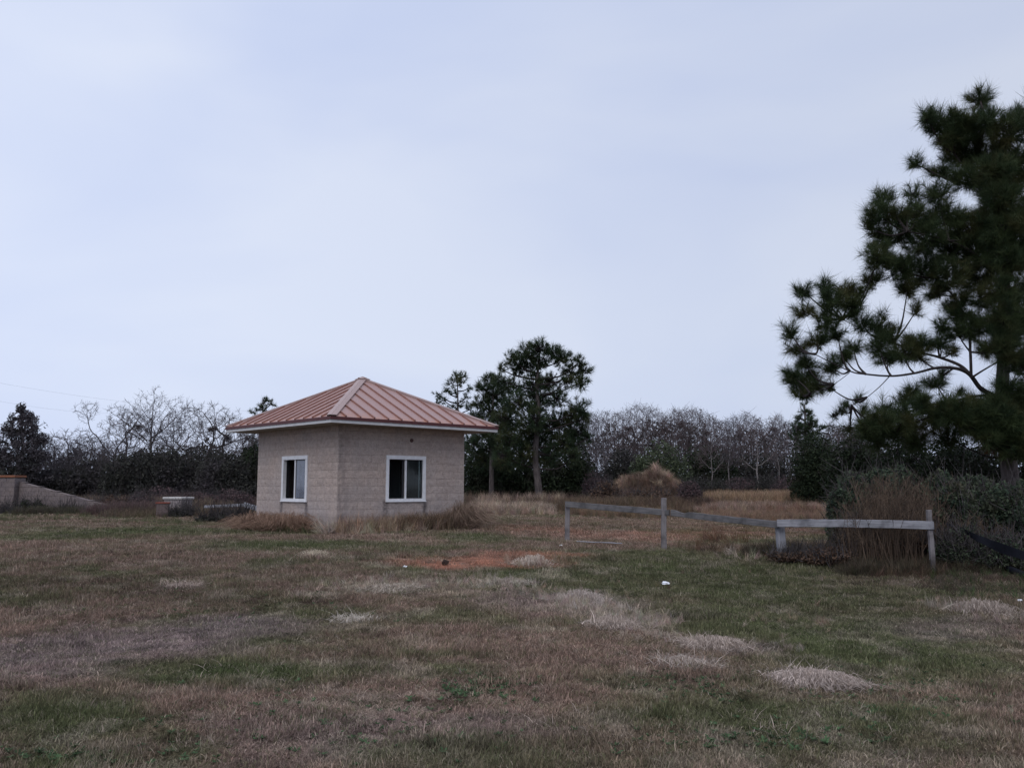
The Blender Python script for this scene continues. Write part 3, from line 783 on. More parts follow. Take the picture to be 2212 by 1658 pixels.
fence = empty('timber_rail_fence', (fb[0], fb[1], gz(fb[0], fb[1])), 0,
              label='low sagging single-rail timber fence with four grey posts right of the guard house', cat='fence')
bpy.context.view_layer.update()
D1, D2, D3, D4 = 21.0, 19.2, 17.0, 15.4
post('fence_post', 1226, 1085, D1, 0.11, M_wood_post, fence, (-.02, 0))
post('fence_post', 1434, 1075, D2, 0.105, M_wood_post, fence, (-.03, 0))
p3 = post('fence_post', 1684, 1133, D3, 0.15, M_wood_pale, fence, (0.05, 0)); p3['label'] = 'short thick pale post where the dark and pale rails meet'
p4 = post('fence_post', 2006, 1101, D4, 0.075, M_wood_post, fence, (0.03, 0))
o_ = np.array([0, -0.11, 0])
r1 = beam('rail', at(1221, 1088.5, D1)+o_*.8, at(1444, 1106.5, D2)+o_, 0.045, 0.135, M_wood_dark, fence, chip=(0.95, 1.0, 0.03)); r1['label'] = 'dark weathered rail, farthest left'
r2 = beam('rail', at(1447, 1106.5, D2)+o_*1.4, at(1678, 1132, D3)+o_*1.1, 0.045, 0.13, M_wood_dark, fence, sag=0.01, chip=(0.05, 0.17, 0.045)); r2['label'] = 'dark split rail between the second and third post'
r3 = beam('rail', at(1673, 1129, D3)+o_*1.6, at(2013, 1134, D4)+o_*.7, 0.045, 0.142, M_wood_pale, fence, bend=0.0, sag=-0.015); r3['label'] = 'pale silvery rail, farthest right'

fb = at(500, 1110, 31)
fence2 = empty('timber_rail_fence', (fb[0], fb[1], gz(fb[0], fb[1])), 0,
               label='small pale rail fence half hidden by brush just left of the guard house', cat='fence')
bpy.context.view_layer.update()
post('fence_post', 537, 1079, 30.0, 0.09, M_wood_pale, fence2)
post('fence_post', 447, 1091, 33.5, 0.10, M_wood_post, fence2)
beam('rail', at(444, 1094.0, 33.5), at(535, 1090.0, 30.1), 0.14, 0.10, M_wood_pale, fence2)
beam('rail', at(528, 1089.5, 29.9), at(556, 1098, 27.5), 0.05, 0.15, M_wood_pale, fence2)

# loose board lying in the grass
a = on_ground(1246, 1176); c_ = on_ground(1344, 1181)
bd = beam('loose_board', (a[0], a[1], a[2]+.075), (c_[0], c_[1], c_[2]+.075), 0.09, 0.02, M_wood_pale, None)
tag(bd, 'thin pale board lying in the grass beside the first fence post', 'board')

# ------------------------------------------------------------------ entrance wall at far left
def stepped_wall(parent, p0, p1, course_h, zb, thick, top0, top1, mat, blk=0.4064):
    """blocks laid from p0 to p1 under a top line that falls from top0 to top1 (heights over zb)"""
    p0 = Vector(p0); p1 = Vector(p1); L = (p1-p0).length; d = (p1-p0)/L; nrm = Vector((-d.y, d.x))
    line = lambda s: top0+(top1-top0)*min(max(s/L, 0), 1)
    n_ = 0
    cr = 0
    while cr*course_h < max(top0, top1):
        z0 = cr*course_h; s = 0 if cr % 2 else -blk/2
        while s < L:
            s0, s1 = max(s, 0), min(s+blk, L); s += blk
            if s1-s0 < .05: continue
            h0 = min(z0+course_h, line(s0)); h1 = min(z0+course_h, line(s1))
            if max(h0, h1)-z0 < 0.03: continue
            h0 = max(h0, z0+.012); h1 = max(h1, z0+.012); g = 0.005
            j = random.uniform(-.008, .008)
            bx = Box()
            P_ = lambda q, zz: Vector((p0.x+d.x*q+nrm.x*j, p0.y+d.y*q+nrm.y*j, zz))
            bx.poly_prism([P_(s0+g, z0+g), P_(s1-g, z0+g), P_(s1-g, h1-g*.5), P_(s0+g, h0-g*.5)], (nrm.x*thick, nrm.y*thick, 0))
            me = bx.mesh('block'); me.materials.append(mat)
            o = bpy.data.objects.new('block', me); COL.objects.link(o); o.parent = parent; n_ += 1
        cr += 1
    return n_
M_farblock, n, b = new_mat('weathered_far_block', 0.95, 0.08)
t = N(n, 'ShaderNodeTexCoord')
c = mixc(n, noise(n, t.outputs['Object'], 1.4, 5, 0.7, 0.35, 0.65), (0.225, 0.185, 0.175), (0.165, 0.14, 0.145))
c = mixc(n, math_(n, 'MULTIPLY', noise(n, t.outputs['Object'], 9, 4, 0.8, 0.45, 0.65), 0.5), c, (0.10, 0.085, 0.08))
n.links.new(c, b.inputs['Base Color']); bump(n, b, noise(n, t.outputs['Object'], 15, 5, 0.8), 0.8, 0.05)
e0 = at(27, 1109, 40); ew = empty('block_entrance_wall', (e0[0], e0[1], gz(e0[0], e0[1])-.05), 0,
     label='low grey block wing wall with a sloping top running down from a capped pier at far left', cat='wall')
zb_ = ew.location.z
wing = empty('wing_wall', (0, 0, 0)); wing.parent = ew
bx = Box()
Aw = Vector((0.05, 0.3)); Bw = Vector((4.9, -1.6))
top_a = at(27, 1040, 40)[2]-zb_; top_b = at(232, 1090, 38.2)[2]-zb_
nb = stepped_wall(wing, Aw, Bw, 0.2032, 0, 0.2, top_a, max(top_b, .1), M_farblock)
pier = empty('pier', (0, 0, 0)); pier.parent = ew
ptop = at(10, 1031, 40)[2]-zb_
for (pa, pb_) in (((-1.6, 0.0), (0.0, 0.0)), ((0.0, 0.001), (0.0, 0.9))):
    stepped_wall(pier, pa, pb_, 0.2032, 0, 0.2, ptop, ptop, M_farblock)
bx = Box(); bx.box((-1.62, -.04, ptop+.004), (0.02, .95, ptop+.10), .015)
link('pier_cap', bx.mesh('pier_cap'), plain_mat('terracotta_cap', (0.26, 0.115, 0.07), 0.8, 0.1, 0.35, 8), ew)

# pale block pier and small rimmed stub
M_pale_conc = plain_mat('pale_concrete', (0.50, 0.48, 0.46), 0.9, 0.1, 0.25, 5)
M_conc = plain_mat('greyish_block', (0.27, 0.235, 0.235), 0.9, 0.1, 0.3, 6)
pp = at(384, 1110, 37); z0 = gz(pp[0], pp[1])
pr = empty('block_pier', (pp[0], pp[1], z0), math.radians(-20), label='squat grey block pier with pale concrete cap in the brush left of the guard house', cat='pier')
ht = at(384, 1078, 37)[2]-z0
bx = Box()
rows = int(math.ceil((ht+.1)/0.2032))
for i in range(rows):
    z = -0.1+i*0.2032; zt = min(z+0.2032, ht)-.006
    for j, (a0, a1) in enumerate(((-.46, 0), (0, .46)) if i % 2 else ((-.46, -.2), (-.2, .2), (.2, .46))):
        o = link('block', Box().box((a0+.004, -.33, z), (a1-.004, .33, zt), .008).mesh('block'), M_conc, pr)
link('cap', Box().box((-.51, -.38, ht), (.51, .38, ht+.10), .02).mesh('cap'), M_pale_conc, pr)
pp = at(351, 1118, 34); z0 = gz(pp[0], pp[1]); ht = at(351, 1087, 34)[2]-z0
st = empty('wooden_stub', (pp[0], pp[1], z0), math.radians(15), label='short grey box-like stub with a rusty red rim in front of the squat block pier', cat='stub')
M_redrim = plain_mat('rusty_red_rim', (0.24, 0.07, 0.05), 0.7, 0.2, 0.35, 12)
M_stub = wood_mat('stained_stub_board', (0.10, 0.075, 0.07), (0.19, 0.15, 0.15))
for i in range(4):
    for s_ in (-1, 1):
        x0 = -.22+.11*i
        link('side_board', Box().box((x0+.004, s_*.2-.012, -.05), (x0+.106, s_*.2+.012, ht), .003).mesh('side_board'), M_stub, st)
        y0 = -.186+.093*i
        link('side_board', Box().box((s_*.208-.012, y0+.004, -.05), (s_*.208+.012, y0+.089, ht-.002), .003).mesh('side_board'), M_stub, st)
bx = Box(); bx.box((-.25, -.24, ht+.001), (.25, -.18, ht+.05), .006); bx.box((-.25, .18, ht+.001), (.25, .24, ht+.05), .006)
bx.box((-.25, -.179, ht+.001), (-.19, .179, ht+.045), .006); bx.box((.19, -.179, ht+.001), (.25, .179, ht+.045), .006)
link('rim', bx.mesh('rim'), M_redrim, st)

# ------------------------------------------------------------------ plants: generators
def tufts(acc, C, D, size, nn, width, r):
    """needle tufts: C centres (n,3), D axis (n,3), nn needles per tuft"""
    n = len(C)
    if n == 0: return
    d, u, w = frames(D)
    th = np.radians(8+74*r.random((n, nn))**0.75); ph = r.random((n, nn))*2*np.pi
    t0 = r.random((n, nn))*(0.5+0.7*r.random((n, 1)))-0.55
    ln = size[:, None]*(0.55+0.6*r.random((n, nn)))
    dirn = d[:, None]*np.cos(th)[..., None]+(u[:, None]*np.cos(ph)[..., None]+w[:, None]*np.sin(ph)[..., None])*np.sin(th)[..., None]
    dirn += r.normal(0, .13, dirn.shape); dirn[..., 2] += r.uniform(-.15, .30, (n, 1))
    base = C[:, None]+d[:, None]*(t0*size[:, None])[..., None]
    tip = base+dirn*ln[..., None]
    sd_ = np.cross(dirn, r.normal(size=(n, nn, 3))); sd_ /= np.linalg.norm(sd_, axis=2, keepdims=True)+1e-9
    V = np.stack([base-sd_*width/2, base+sd_*width/2, tip+sd_*width*.15], 2).reshape(-1, 3)
    F = np.arange(len(V)).reshape(-1, 3)
    var = np.clip(np.repeat(r.random(n), nn)*0.75+r.random(n*nn)*0.3-0.05, 0, 1)
    acc.add(V, F, np.repeat(var, 3))
def pine(label, trunk, lobes, tuft, nn, width, dens, D, seed, mat=None, far=False, dead=(), limbs=(), group=None, tw=0.02, trunk_r=None, fork_drop=0.5):
    """trunk: list of (u,v,r_m) in picture units at depth D; lobes: (u,v,r[,dz[,flat]])"""
    r = np.random.default_rng(seed)
    T3 = [at(u, v, D) for u, v, _ in trunk]; g0 = gz(T3[0][0], T3[0][1])
    T3[0][2] = g0-0.2; origin = np.array([T3[0][0], T3[0][1], g0])
    root = empty('pine_tree', tuple(origin), 0, label=label, cat='pine tree', group=group)
    wood = Acc(); Q = limb(wood, T3, [q[2] for q in trunk], 10, 0.12)
    br = Acc(); nd = Acc(); dd = Acc()
    for lb in limbs:                                       # explicit limbs (u,v,dz,r)
        limb(br, [at(u, v, D+dz) for u, v, dz, _ in lb], [q[3] for q in lb], 7, 0.1)
    limbpts = [np.array(at(u, v, D+dz)) for lb in limbs for u, v, dz, _ in lb]
    for L in lobes:
        u, v, rr = L[:3]; dz = L[3] if len(L) > 3 else r.uniform(-1, 1)*rr*mpx(D)*1.2
        R = rr*mpx(D); c = at(u, v, D+dz)
        # attach to nearest lower trunk or limb point
        cand = list(Q)+limbpts
        dist = [np.linalg.norm(q-c)+max(0, q[2]-c[2]+fork_drop*abs(q[0]-c[0])*0.6)*2.0 for q in cand]
        a = cand[int(np.argmin(dist))]
        ln = np.linalg.norm(c-a)
        if ln > 0.15:
            mid = (a+c)/2+np.array([0, 0, -0.10*ln])+r.normal(0, .05*ln, 3)
            limb(br, [a, mid, c], [max(tw*1.0, 0.018*ln+tw), tw+0.006*ln, tw*0.7], 5)
        n_ = max(4, int(dens*(R/tuft)**2.0))
        q = r.normal(size=(n_, 3)); q /= np.linalg.norm(q, axis=1, keepdims=True)
        rad = R*(0.35+0.65*r.random(n_)**0.6)
        pts = c+q*rad[:, None]*np.array([1.0, 1.0, 0.85])
        ax = q+np.array([0, 0, 0.65])+r.normal(0, .25, (n_, 3))
        sz = tuft*(0.55+0.7*r.random(n_))
        isdead = any(abs(u-du) < 8 and abs(v-dv) < 8 for du, dv in dead)
        tufts(dd if isdead else nd, pts, ax, sz, nn, width, r)
        # twigs that carry the tufts
        hub = c+(r.normal(size=(n_, 3))*R*0.22)
        hub = np.where((np.arange(n_) % 3 == 0)[:, None], c, hub)
        tubes(br, hub, pts, tw*0.45, tw*0.22, 3)
        tubes(br, np.repeat(c[None], n_, 0), hub, tw*0.6, tw*0.45, 3)
    link('trunk', wood.mesh('trunk', True, origin), M_bark, root)
    link('branches', br.mesh('branches', True, origin), M_limb, root)
    link('needles', nd.mesh('needles', False, origin), mat or (M_needle_far if far else M_needle), root)
    if dd.n: link('dead_needles', dd.mesh('dead_needles', False, origin), M_needle_dead, root, label='rust brown dead needles')
    return root

def leaves(acc, C, size, r, flat=0.0):
    n = len(C)
    a = r.normal(size=(n, 3)); a /= np.linalg.norm(a, axis=1, keepdims=True)
    b_ = np.cross(a, r.normal(size=(n, 3))); b_ /= np.linalg.norm(b_, axis=1, keepdims=True)+1e-9
    s = (size*(0.6+0.8*r.random(n)))[:, None]
    V = np.stack([C-a*s, C-b_*s*.45, C+a*s, C+b_*s*.45], 1).reshape(-1, 3)
    i = (np.arange(n)*4)[:, None]; F = np.concatenate([i+np.array([[0, 1, 2]]), i+np.array([[0, 2, 3]])])
    acc.add(V, F, np.repeat(r.random(n), 4))
def lobe_points(r, c, R, n, shell=0.5, gap=0.0, gs=0.5, seed=0):
    q = r.normal(size=(n, 3)); q /= np.linalg.norm(q, axis=1, keepdims=True)
    bumpy = 0.82+0.36*vnoise(q[:, 0]*3+seed, q[:, 2]*3+q[:, 1]*2, 0.8, seed)
    rad = (r.random(n)**shell)*bumpy
    p = c+q*rad[:, None]*np.array(R)
    if gap > 0: p = p[fbm(p[:, 0]+p[:, 1]*.7, p[:, 2]-p[:, 1]*.4, gs, seed+5, 2) > gap]
    return p
def bush(name, label, cat, lobes, D, mat, leaf, n, seed, stems=25, group=None, stem_mat=None, gap=0.42, gs=0.6, shell=0.45, twigs=0, crown='foliage', stem_r=0.02, kind=None):
    r = np.random.default_rng(seed); acc = Acc(); st_ = Acc()
    area = [L[2]*L[3] for L in lobes]; tot = sum(area)
    P = []
    for i, L in enumerate(lobes):
        u, v, ru, rv = L[:4]; dz = L[4] if len(L) > 4 else 0
        c = at(u, v, D+dz); k = mpx(D+dz)
        P.append(lobe_points(r, c, (ru*k, ru*k*.9, rv*k), int(n*area[i]/tot), shell, gap, gs, seed+i))
    P = np.concatenate(P); g = ground(P[:, 0], P[:, 1])
    zl, zh = np.percentile(P[:, 2], 1), P[:, 2].max(); gm = g.mean()
    if zl > gm:                                   # let the foliage reach down to the soil
        P[:, 2] = g+.03+np.maximum(P[:, 2]-zl, 0)/(zh-zl)*(zh-gm-.03)
    P = P[P[:, 2] > g+.02]
    cx_ = np.mean(P[:, 0]); cy_ = np.mean(P[:, 1]); g0 = gz(cx_, cy_)
    origin = np.array([cx_, cy_, g0])
    leaves(acc, P, leaf, r)
    if kind == 'stuff':
        root = link(name, acc.mesh(name, False), mat, kind='stuff'); return root
    root = empty(name, tuple(origin), 0, label=label, cat=cat, group=group)
    tgt = P[r.integers(0, len(P), stems)]
    b0 = np.c_[cx_+(tgt[:, 0]-cx_)*.45+r.normal(0, .1, stems), cy_+(tgt[:, 1]-cy_)*.45, np.zeros(stems)]
    b0[:, 2] = ground(b0[:, 0], b0[:, 1])-.05
    for a, c_ in zip(b0, tgt):
        m_ = (a+c_)/2+r.normal(0, .08, 3)*np.linalg.norm(c_-a)
        limb(st_, [a, m_, c_], [stem_r*1.5, stem_r, stem_r*.3], 5)
    if twigs:
        a = P[r.integers(0, len(P), twigs)]; dr = r.normal(size=(twigs, 3))*.5+np.array([0, 0, .8])
        tubes(st_, a, a+dr*leaf*7, .008+leaf*.03, .003+leaf*.01, 3, r.random(twigs))
    link('stems', st_.mesh('stems', True, origin), stem_mat or M_dark_bark, root)
    link(crown, acc.mesh(crown, False, origin), mat, root)
    return root

def bare_proto(seed, h, lobes, trunk_h, bark, twig, n_attr=700, rtip=.011, expo=2.35, twigs=2.2, step=.24, tl=.42, minr=.009, pods=0):
    """leafless tree grown toward points spread through its crown lobes (x, y, z, rx, rz as fractions of height)"""
    r = np.random.default_rng(seed)
    w = np.array([L[3]*L[3]*L[4] for L in lobes])**.8; w /= w.sum(); A_ = []
    for L, k in zip(lobes, w):
        q = r.normal(size=(int(n_attr*k)+5, 3)); q /= np.linalg.norm(q, axis=1, keepdims=True)
        A_.append(np.array(L[:3])*h+q*(r.random((len(q), 1))**.45)*np.array([L[3], L[3]*.9, L[4]])*h)
    A_ = np.concatenate(A_); A_ = A_[A_[:, 2] > trunk_h*h*.9]
    nodes = [np.array([0, 0, -.25])]; par = [-1]; cur = nodes[0]; d = np.array([0, 0, 1.])
    while cur[2] < trunk_h*h:
        d = d+np.r_[r.normal(0, .09, 2), .25]; d /= np.linalg.norm(d); cur = cur+d*step; nodes.append(cur); par.append(len(nodes)-2)
    pos = np.array(nodes); best = np.full(len(A_), 1e9); bi = np.zeros(len(A_), int)
    new0 = 0; alive = np.ones(len(A_), bool)
    for it in range(90):
        dm = np.linalg.norm(A_[:, None]-pos[None, new0:], axis=2); j = dm.argmin(1); m = dm[np.arange(len(A_)), j]
        u_ = m < best; best[u_] = m[u_]; bi[u_] = j[u_]+new0
        alive &= best > step*1.5
        if not alive.any() or len(pos) > 4200: break
        idx = np.where(alive)[0]; v = A_[idx]-pos[bi[idx]]; v /= np.linalg.norm(v, axis=1, keepdims=True)
        acc_ = np.zeros((len(pos), 3)); np.add.at(acc_, bi[idx], v); src = np.unique(bi[idx])
        dd_ = acc_[src]; dd_ /= np.linalg.norm(dd_, axis=1, keepdims=True)+1e-9; dd_ += r.normal(0, .11, dd_.shape); dd_[:, 2] += .10
        dd_ /= np.linalg.norm(dd_, axis=1, keepdims=True); new0 = len(pos); pos = np.concatenate([pos, pos[src]+dd_*step]); par += list(src)
    par = np.array(par); n = len(pos); load = np.zeros(n); has = np.zeros(n, bool); has[par[1:]] = True
    load[~has] = 1.0
    for i in range(n-1, 0, -1): load[par[i]] += load[i]
    rad = rtip*load**(1/expo)
    P0 = pos[par[1:]]; P1 = pos[1:]; r0 = np.minimum(rad[par[1:]], rad[1:]*1.35); r1 = rad[1:]
    k = h/pos[:, 2].max(); big = r1 > rtip*2.4
    A = Acc(); B_ = Acc()
    tubes(A, P0[big]*k, P1[big]*k, r0[big], r1[big], 6); tubes(B_, P0[~big]*k, P1[~big]*k, r0[~big], r1[~big], 3, r.random((~big).sum()))
    sm = np.where(load < 4)[0]; sm = r.choice(sm, int(len(sm)*twigs)); a = pos[sm]*k
    dr = (pos[sm]-pos[np.maximum(par[sm], 0)])/step*.6+r.normal(0, .75, (len(sm), 3))+np.array([0, 0, .35]); dr /= np.linalg.norm(dr, axis=1, keepdims=True)
    ln = r.uniform(.15, tl, (len(sm), 1))*1.2; va = r.random(len(sm))
    tubes(B_, a, a+dr*ln, rtip*.8, minr*.6, 3, va)
    if pods:
        e = (a+dr*ln); e = e[r.integers(0, len(e), pods)]+r.normal(0, .06, (pods, 3)); leaves(B_, e, .05, r)
    ma = A.mesh('trunk', True); ma.materials.append(bark); mb = B_.mesh('twigs'); mb.materials.append(twig)
    return ma, mb, h
def place_bare(name, proto, u, vbase, vtop, D, rz, label, group, width=1.0, cat='tree'):
    p = at(u, vbase, D); g0 = gz(p[0], p[1]); h = at(u, vtop, D)[2]-g0; s = h/proto[2]
    root = empty(name, (p[0], p[1], g0), rz, label=label, cat=cat, group=group); root.scale = (s*width, s*width, s)
    link('trunk', proto[0], None, root); link('twigs', proto[1], None, root)
    return root

# ------------------------------------------------------------------ the far wood behind everything
def profile(pts, u): pts = np.array(pts, float); return np.interp(u, pts[:, 0], pts[:, 1])
r = np.random.default_rng(91); acc = Acc(); tw_ = Acc()
prof = [(-300, 960), (0, 1005), (120, 990), (200, 990), (300, 985), (430, 980), (540, 975), (700, 980), (900, 970), (1010, 945), (1150, 930), (1260, 935), (1330, 940),
        (1500, 938), (1600, 948), (1700, 935), (1850, 945), (2000, 955), (2212, 960), (2600, 950)]
nL = 62000
u = r.uniform(-300, 2550, nL); D_ = r.uniform(84, 100, nL)
top = profile(prof, u)+34*(vnoise(u, u*0, 28, 5)-.5)*2; vv = 1072-(1072-top)*r.random(nL)**.8
vv[:16000] = r.uniform(1030, 1078, 16000)
P = np.array([at(a, b_, d) for a, b_, d in zip(u, vv, D_)])
leaves(acc, P, 0.20, r)
link('wood_understory', acc.mesh('wood_understory'), M_thicket, kind='stuff')
nT = 32000; acc = Acc()
u = r.uniform(-300, 2550, nT); u[:12000] = r.uniform(1230, 2000, 12000); D_ = r.uniform(82, 104, nT)
topb = profile([(-300, 930), (80, 985), (200, 975), (540, 960), (900, 930), (1240, 900), (1300, 888), (1400, 890), (1500, 885), (1600, 910), (1700, 902), (1800, 915), (2212, 900), (2600, 900)], u)
topb = topb+38*(vnoise(u, u*0, 30, 8)-.5)+18*(vnoise(u, u*0+3, 8, 9)-.5)
vv = 1060-(1060-topb)*r.random(nT)**.75
P = np.array([at(a, b_, d) for a, b_, d in zip(u, vv, D_)])
dr = r.normal(size=(nT, 3))*np.array([.55, .5, .3])+np.array([0, 0, .55])
ln = r.uniform(.5, 1.5, nT)[:, None]
tubes(acc, P-dr*ln*.5, P+dr*ln*.5, 0.015, 0.007, 3, r.random(nT))
bigs = r.integers(0, nT, 500)
bb = P[bigs].copy(); b2 = bb.copy(); bb[:, 2] = 0.3; bb[:, 0] += r.normal(0, .4, 500)
tubes(acc, bb, b2, 0.075, 0.02, 4, r.random(500))
link('far_bare_wood', acc.mesh('far_bare_wood'), M_twig, kind='stuff')

# ------------------------------------------------------------------ trees on the left
pA = bare_proto(1, 9.2, [(0, 0, .87, .17, .12), (-.24, 0, .72, .17, .15), (.26, 0, .76, .18, .14), (0, 0, .62, .36, .16), (.08, 0, .74, .2, .14)], .30, M_dark_bark, M_twig, 950, twigs=3)
pB = bare_proto(2, 8.2, [(-.26, 0, .86, .15, .12), (.28, 0, .80, .20, .15), (-.30, 0, .62, .12, .12), (.18, 0, .56, .22, .14)], .26, M_dark_bark, M_twig, 620, twigs=3)
pG = bare_proto(8, 8.0, [(0, 0, .78, .36, .20), (.38, 0, .62, .20, .20), (-.34, 0, .60, .20, .20)], .20, M_dark_bark, M_twig, 950, twigs=3)
pC = bare_proto(3, 7.0, [(0, 0, .74, .30, .24), (.22, 0, .50, .25, .22), (-.22, 0, .52, .24, .22)], .16, M_dark_bark, M_twig_red, 800, twigs=3.2, pods=1300)
pD = bare_proto(4, 9.0, [(0, 0, .78, .17, .21), (.06, 0, .55, .15, .18)], .40, M_pale_bark, M_twig, 480, twigs=3, pods=300)
pE = bare_proto(5, 8.0, [(.05, 0, .78, .22, .21), (-.2, 0, .60, .18, .20), (.22, 0, .55, .16, .16)], .22, M_pale_bark, M_twig_red, 600, twigs=3, pods=700)
pF = bare_proto(6, 5.0, [(0, 0, .65, .42, .34)], .12, M_dark_bark, M_twig, 520, twigs=3, step=.2)
GL = 'bare trees along the left treeline'
place_bare('bare_tree', pA, 316, 1062, 836, 70, 0.1, 'tallest leafless tree on the left, rounded twiggy crown above the dark thicket', GL, .95)
place_bare('bare_tree', pB, 236, 1062, 872, 71, 0.15, 'thin leafless tree with forked leaning trunks left of the tallest bare tree', GL, .9)
place_bare('bare_tree', pG, 438, 1062, 872, 72, 0.1, 'broad leafless tree with fanned limbs between the tallest bare tree and the guard house', GL, 1.15)
place_bare('bare_tree', pA, 372, 1062, 882, 75, 2.9, 'slim leafless tree close behind and right of the tallest bare one', GL, .8)
place_bare('bare_tree', pC, 478, 1062, 902, 73, 0.2, 'spreading low leafless tree nearest the left end of the roof', GL, 1.2)
place_bare('bare_tree', pC, 522, 1062, 925, 76, 2.2, 'small leafless tree just under the left tip of the eave', GL)
place_bare('bare_tree', pC, 268, 1062, 895, 74, 3.6, 'leafless tree behind the forked leaning trunks', GL, 1.1)
for u_, v_, rz, lab in ((112, 950, .3, 'low purplish bare tree just right of the brown-leaved tree'), (150, 935, 2.0, 'second low purplish bare tree from the left end of the treeline'),
                        (188, 942, 4.0, 'third low purplish bare tree from the left end of the treeline')):
    place_bare('bare_tree', pF, u_, 1062, v_, 68, rz, lab, GL, 1.5)
# tree that keeps brown leaves
def leafy_tree(label, u0, D, trunk, lobes, leaf, n, mat, seed, gap=.5):
    r = np.random.default_rng(seed); p0 = at(u0, 1080, D); g0 = gz(p0[0], p0[1]); origin = np.array([p0[0], p0[1], g0])
    root = empty('leafy_tree', tuple(origin), 0, label=label, cat='tree')
    W = Acc(); A = Acc(); T3 = [at(a, b_, D) for a, b_, _ in trunk]; T3[0][2] = g0-.2
    Q = limb(W, T3, [t_[2] for t_ in trunk], 8); area = [L[2]*L[3] for L in lobes]
    for i, L in enumerate(lobes):
        c = at(L[0], L[1], D+(L[4] if len(L) > 4 else 0)); k = mpx(D)
        q = Q[np.argmin([np.linalg.norm(x-c)+max(0, x[2]-c[2]+.5)*2 for x in Q])]
        limb(W, [q, (q+c)/2+np.array([0, 0, .1]), c], [.05, .03, .02], 5)
        P_ = lobe_points(r, c, (L[2]*k, L[2]*k, L[3]*k), int(n*area[i]/sum(area)), .5, gap, .45, seed+i)
        leaves(A, P_, leaf, r); j = r.integers(0, len(P_), len(P_)//14)
        tubes(W, np.repeat(c[None], len(j), 0), P_[j], .022, .008, 3)
    link('trunk', W.mesh('trunk', True, origin), M_dark_bark, root); link('crown', A.mesh('crown', False, origin), mat, root)
    return root
leafy_tree('round tree holding purplish brown leaves at the far left edge, behind the entrance wall', 48, 62,
           [(50, 1080, .16), (50, 1010, .13), (48, 930, .07), (48, 880, .03)],
           [(46, 886, 12, 18), (36, 905, 18, 18), (62, 905, 20, 20), (26, 928, 26, 20), (76, 925, 24, 20), (50, 930, 30, 24), (8, 955, 30, 20), (88, 950, 22, 18), (46, 960, 44, 22), (0, 985, 44, 22), (75, 982, 36, 20), (40, 990, 50, 22), (-25, 1000, 35, 20), (20, 1008, 40, 14), (70, 1008, 36, 14)],
           .072, 30000, leaf_mat('brown_hanging_leaves', (0.045, 0.042, 0.05), (0.115, 0.10, 0.11), (0.03, 0.035, 0.03), .15), 31, .43)

# thicket under the left trees, bush by bush
GT = 'thicket bushes under the left treeline'
spec = [(22, 1034, 62, 28, 'dark thicket bush behind the capped pier at the far left edge'), (130, 1035, 60, 24, 'dark thicket bush behind the upper end of the sloping wing wall'), (205, 1025, 60, 34, 'grey-green thicket bush below the forked leaning tree'),
        (285, 1014, 60, 42, 'dark thicket bush under the tallest bare tree'), (350, 1010, 60, 46, 'broad dark thicket bush right of the tallest bare tree'),
        (420, 1010, 62, 46, 'dense thicket bush midway between the tallest bare tree and the roof tip'), (485, 1014, 52, 40, 'dark thicket bush nearest the left corner of the guard house'),
        (545, 1000, 30, 44, 'narrow green bush touching the left edge of the guard house')]
for i, (u_, v_, a_, b2_, lab) in enumerate(spec):
    bush('thicket_bush', lab, 'bush', [(u_, v_, a_, b2_), (u_-a_*.3, v_+25, a_*.9, b2_*.8), (u_+a_*.4, v_+28, a_*.9, b2_*.8)], 62+2*(i % 3), M_thicket if i != 7 else M_dark_leaf, .12, 9000, 200+i, group=GT, gap=.38, twigs=800)
# reddish brush in front of the thicket
GB = 'withered brush in front of the left thicket'
for i, (u_, v_, a_, b2_, D_, lab, mt) in enumerate([
      (60, 1100, 34, 24, 39, 'small green bush growing against the entrance wall beside its pier', M_dark_leaf), (205, 1098, 40, 18, 41, 'low brown brush at the foot of the sloping wall', M_brown_leaf),
      (250, 1092, 34, 24, 40, 'rounded dark red-brown bush just past the low end of the sloping wall', M_redbrown), (300, 1090, 40, 20, 42, 'withered reddish brush left of the rimmed stub', M_brown_leaf),
      (430, 1080, 46, 20, 47, 'withered brush behind the small rail fence', M_brown_leaf), (500, 1076, 48, 20, 48, 'withered brush between the small rail fence and the guard house', M_brown_leaf),
      (395, 1110, 30, 12, 34, 'low green bramble in front of the squat block pier', M_thicket), (470, 1118, 44, 9, 29.5, 'dark green bramble beneath the small rail fence', M_thicket),
      (522, 1122, 26, 9, 27, 'dark bramble at the left rear corner of the guard house', M_thicket), (340, 1066, 60, 16, 52, 'grey-brown brush line under the middle of the left thicket', M_brown_leaf),
      (150, 1108, 30, 10, 38, 'little green weed bush at the foot of the wing wall', M_thicket), (10, 1112, 24, 10, 38, 'low green weed bush before the capped pier', M_thicket)]):
    bush('brush', lab, 'bush', [(u_, v_, a_, b2_), (u_+a_*.5, v_+4, a_*.6, b2_*.8), (u_-a_*.5, v_+5, a_*.6, b2_*.7)], D_, mt, .055, 4200, 300+i, group=GB, gap=.40, gs=.3, twigs=300, stem_r=.01)

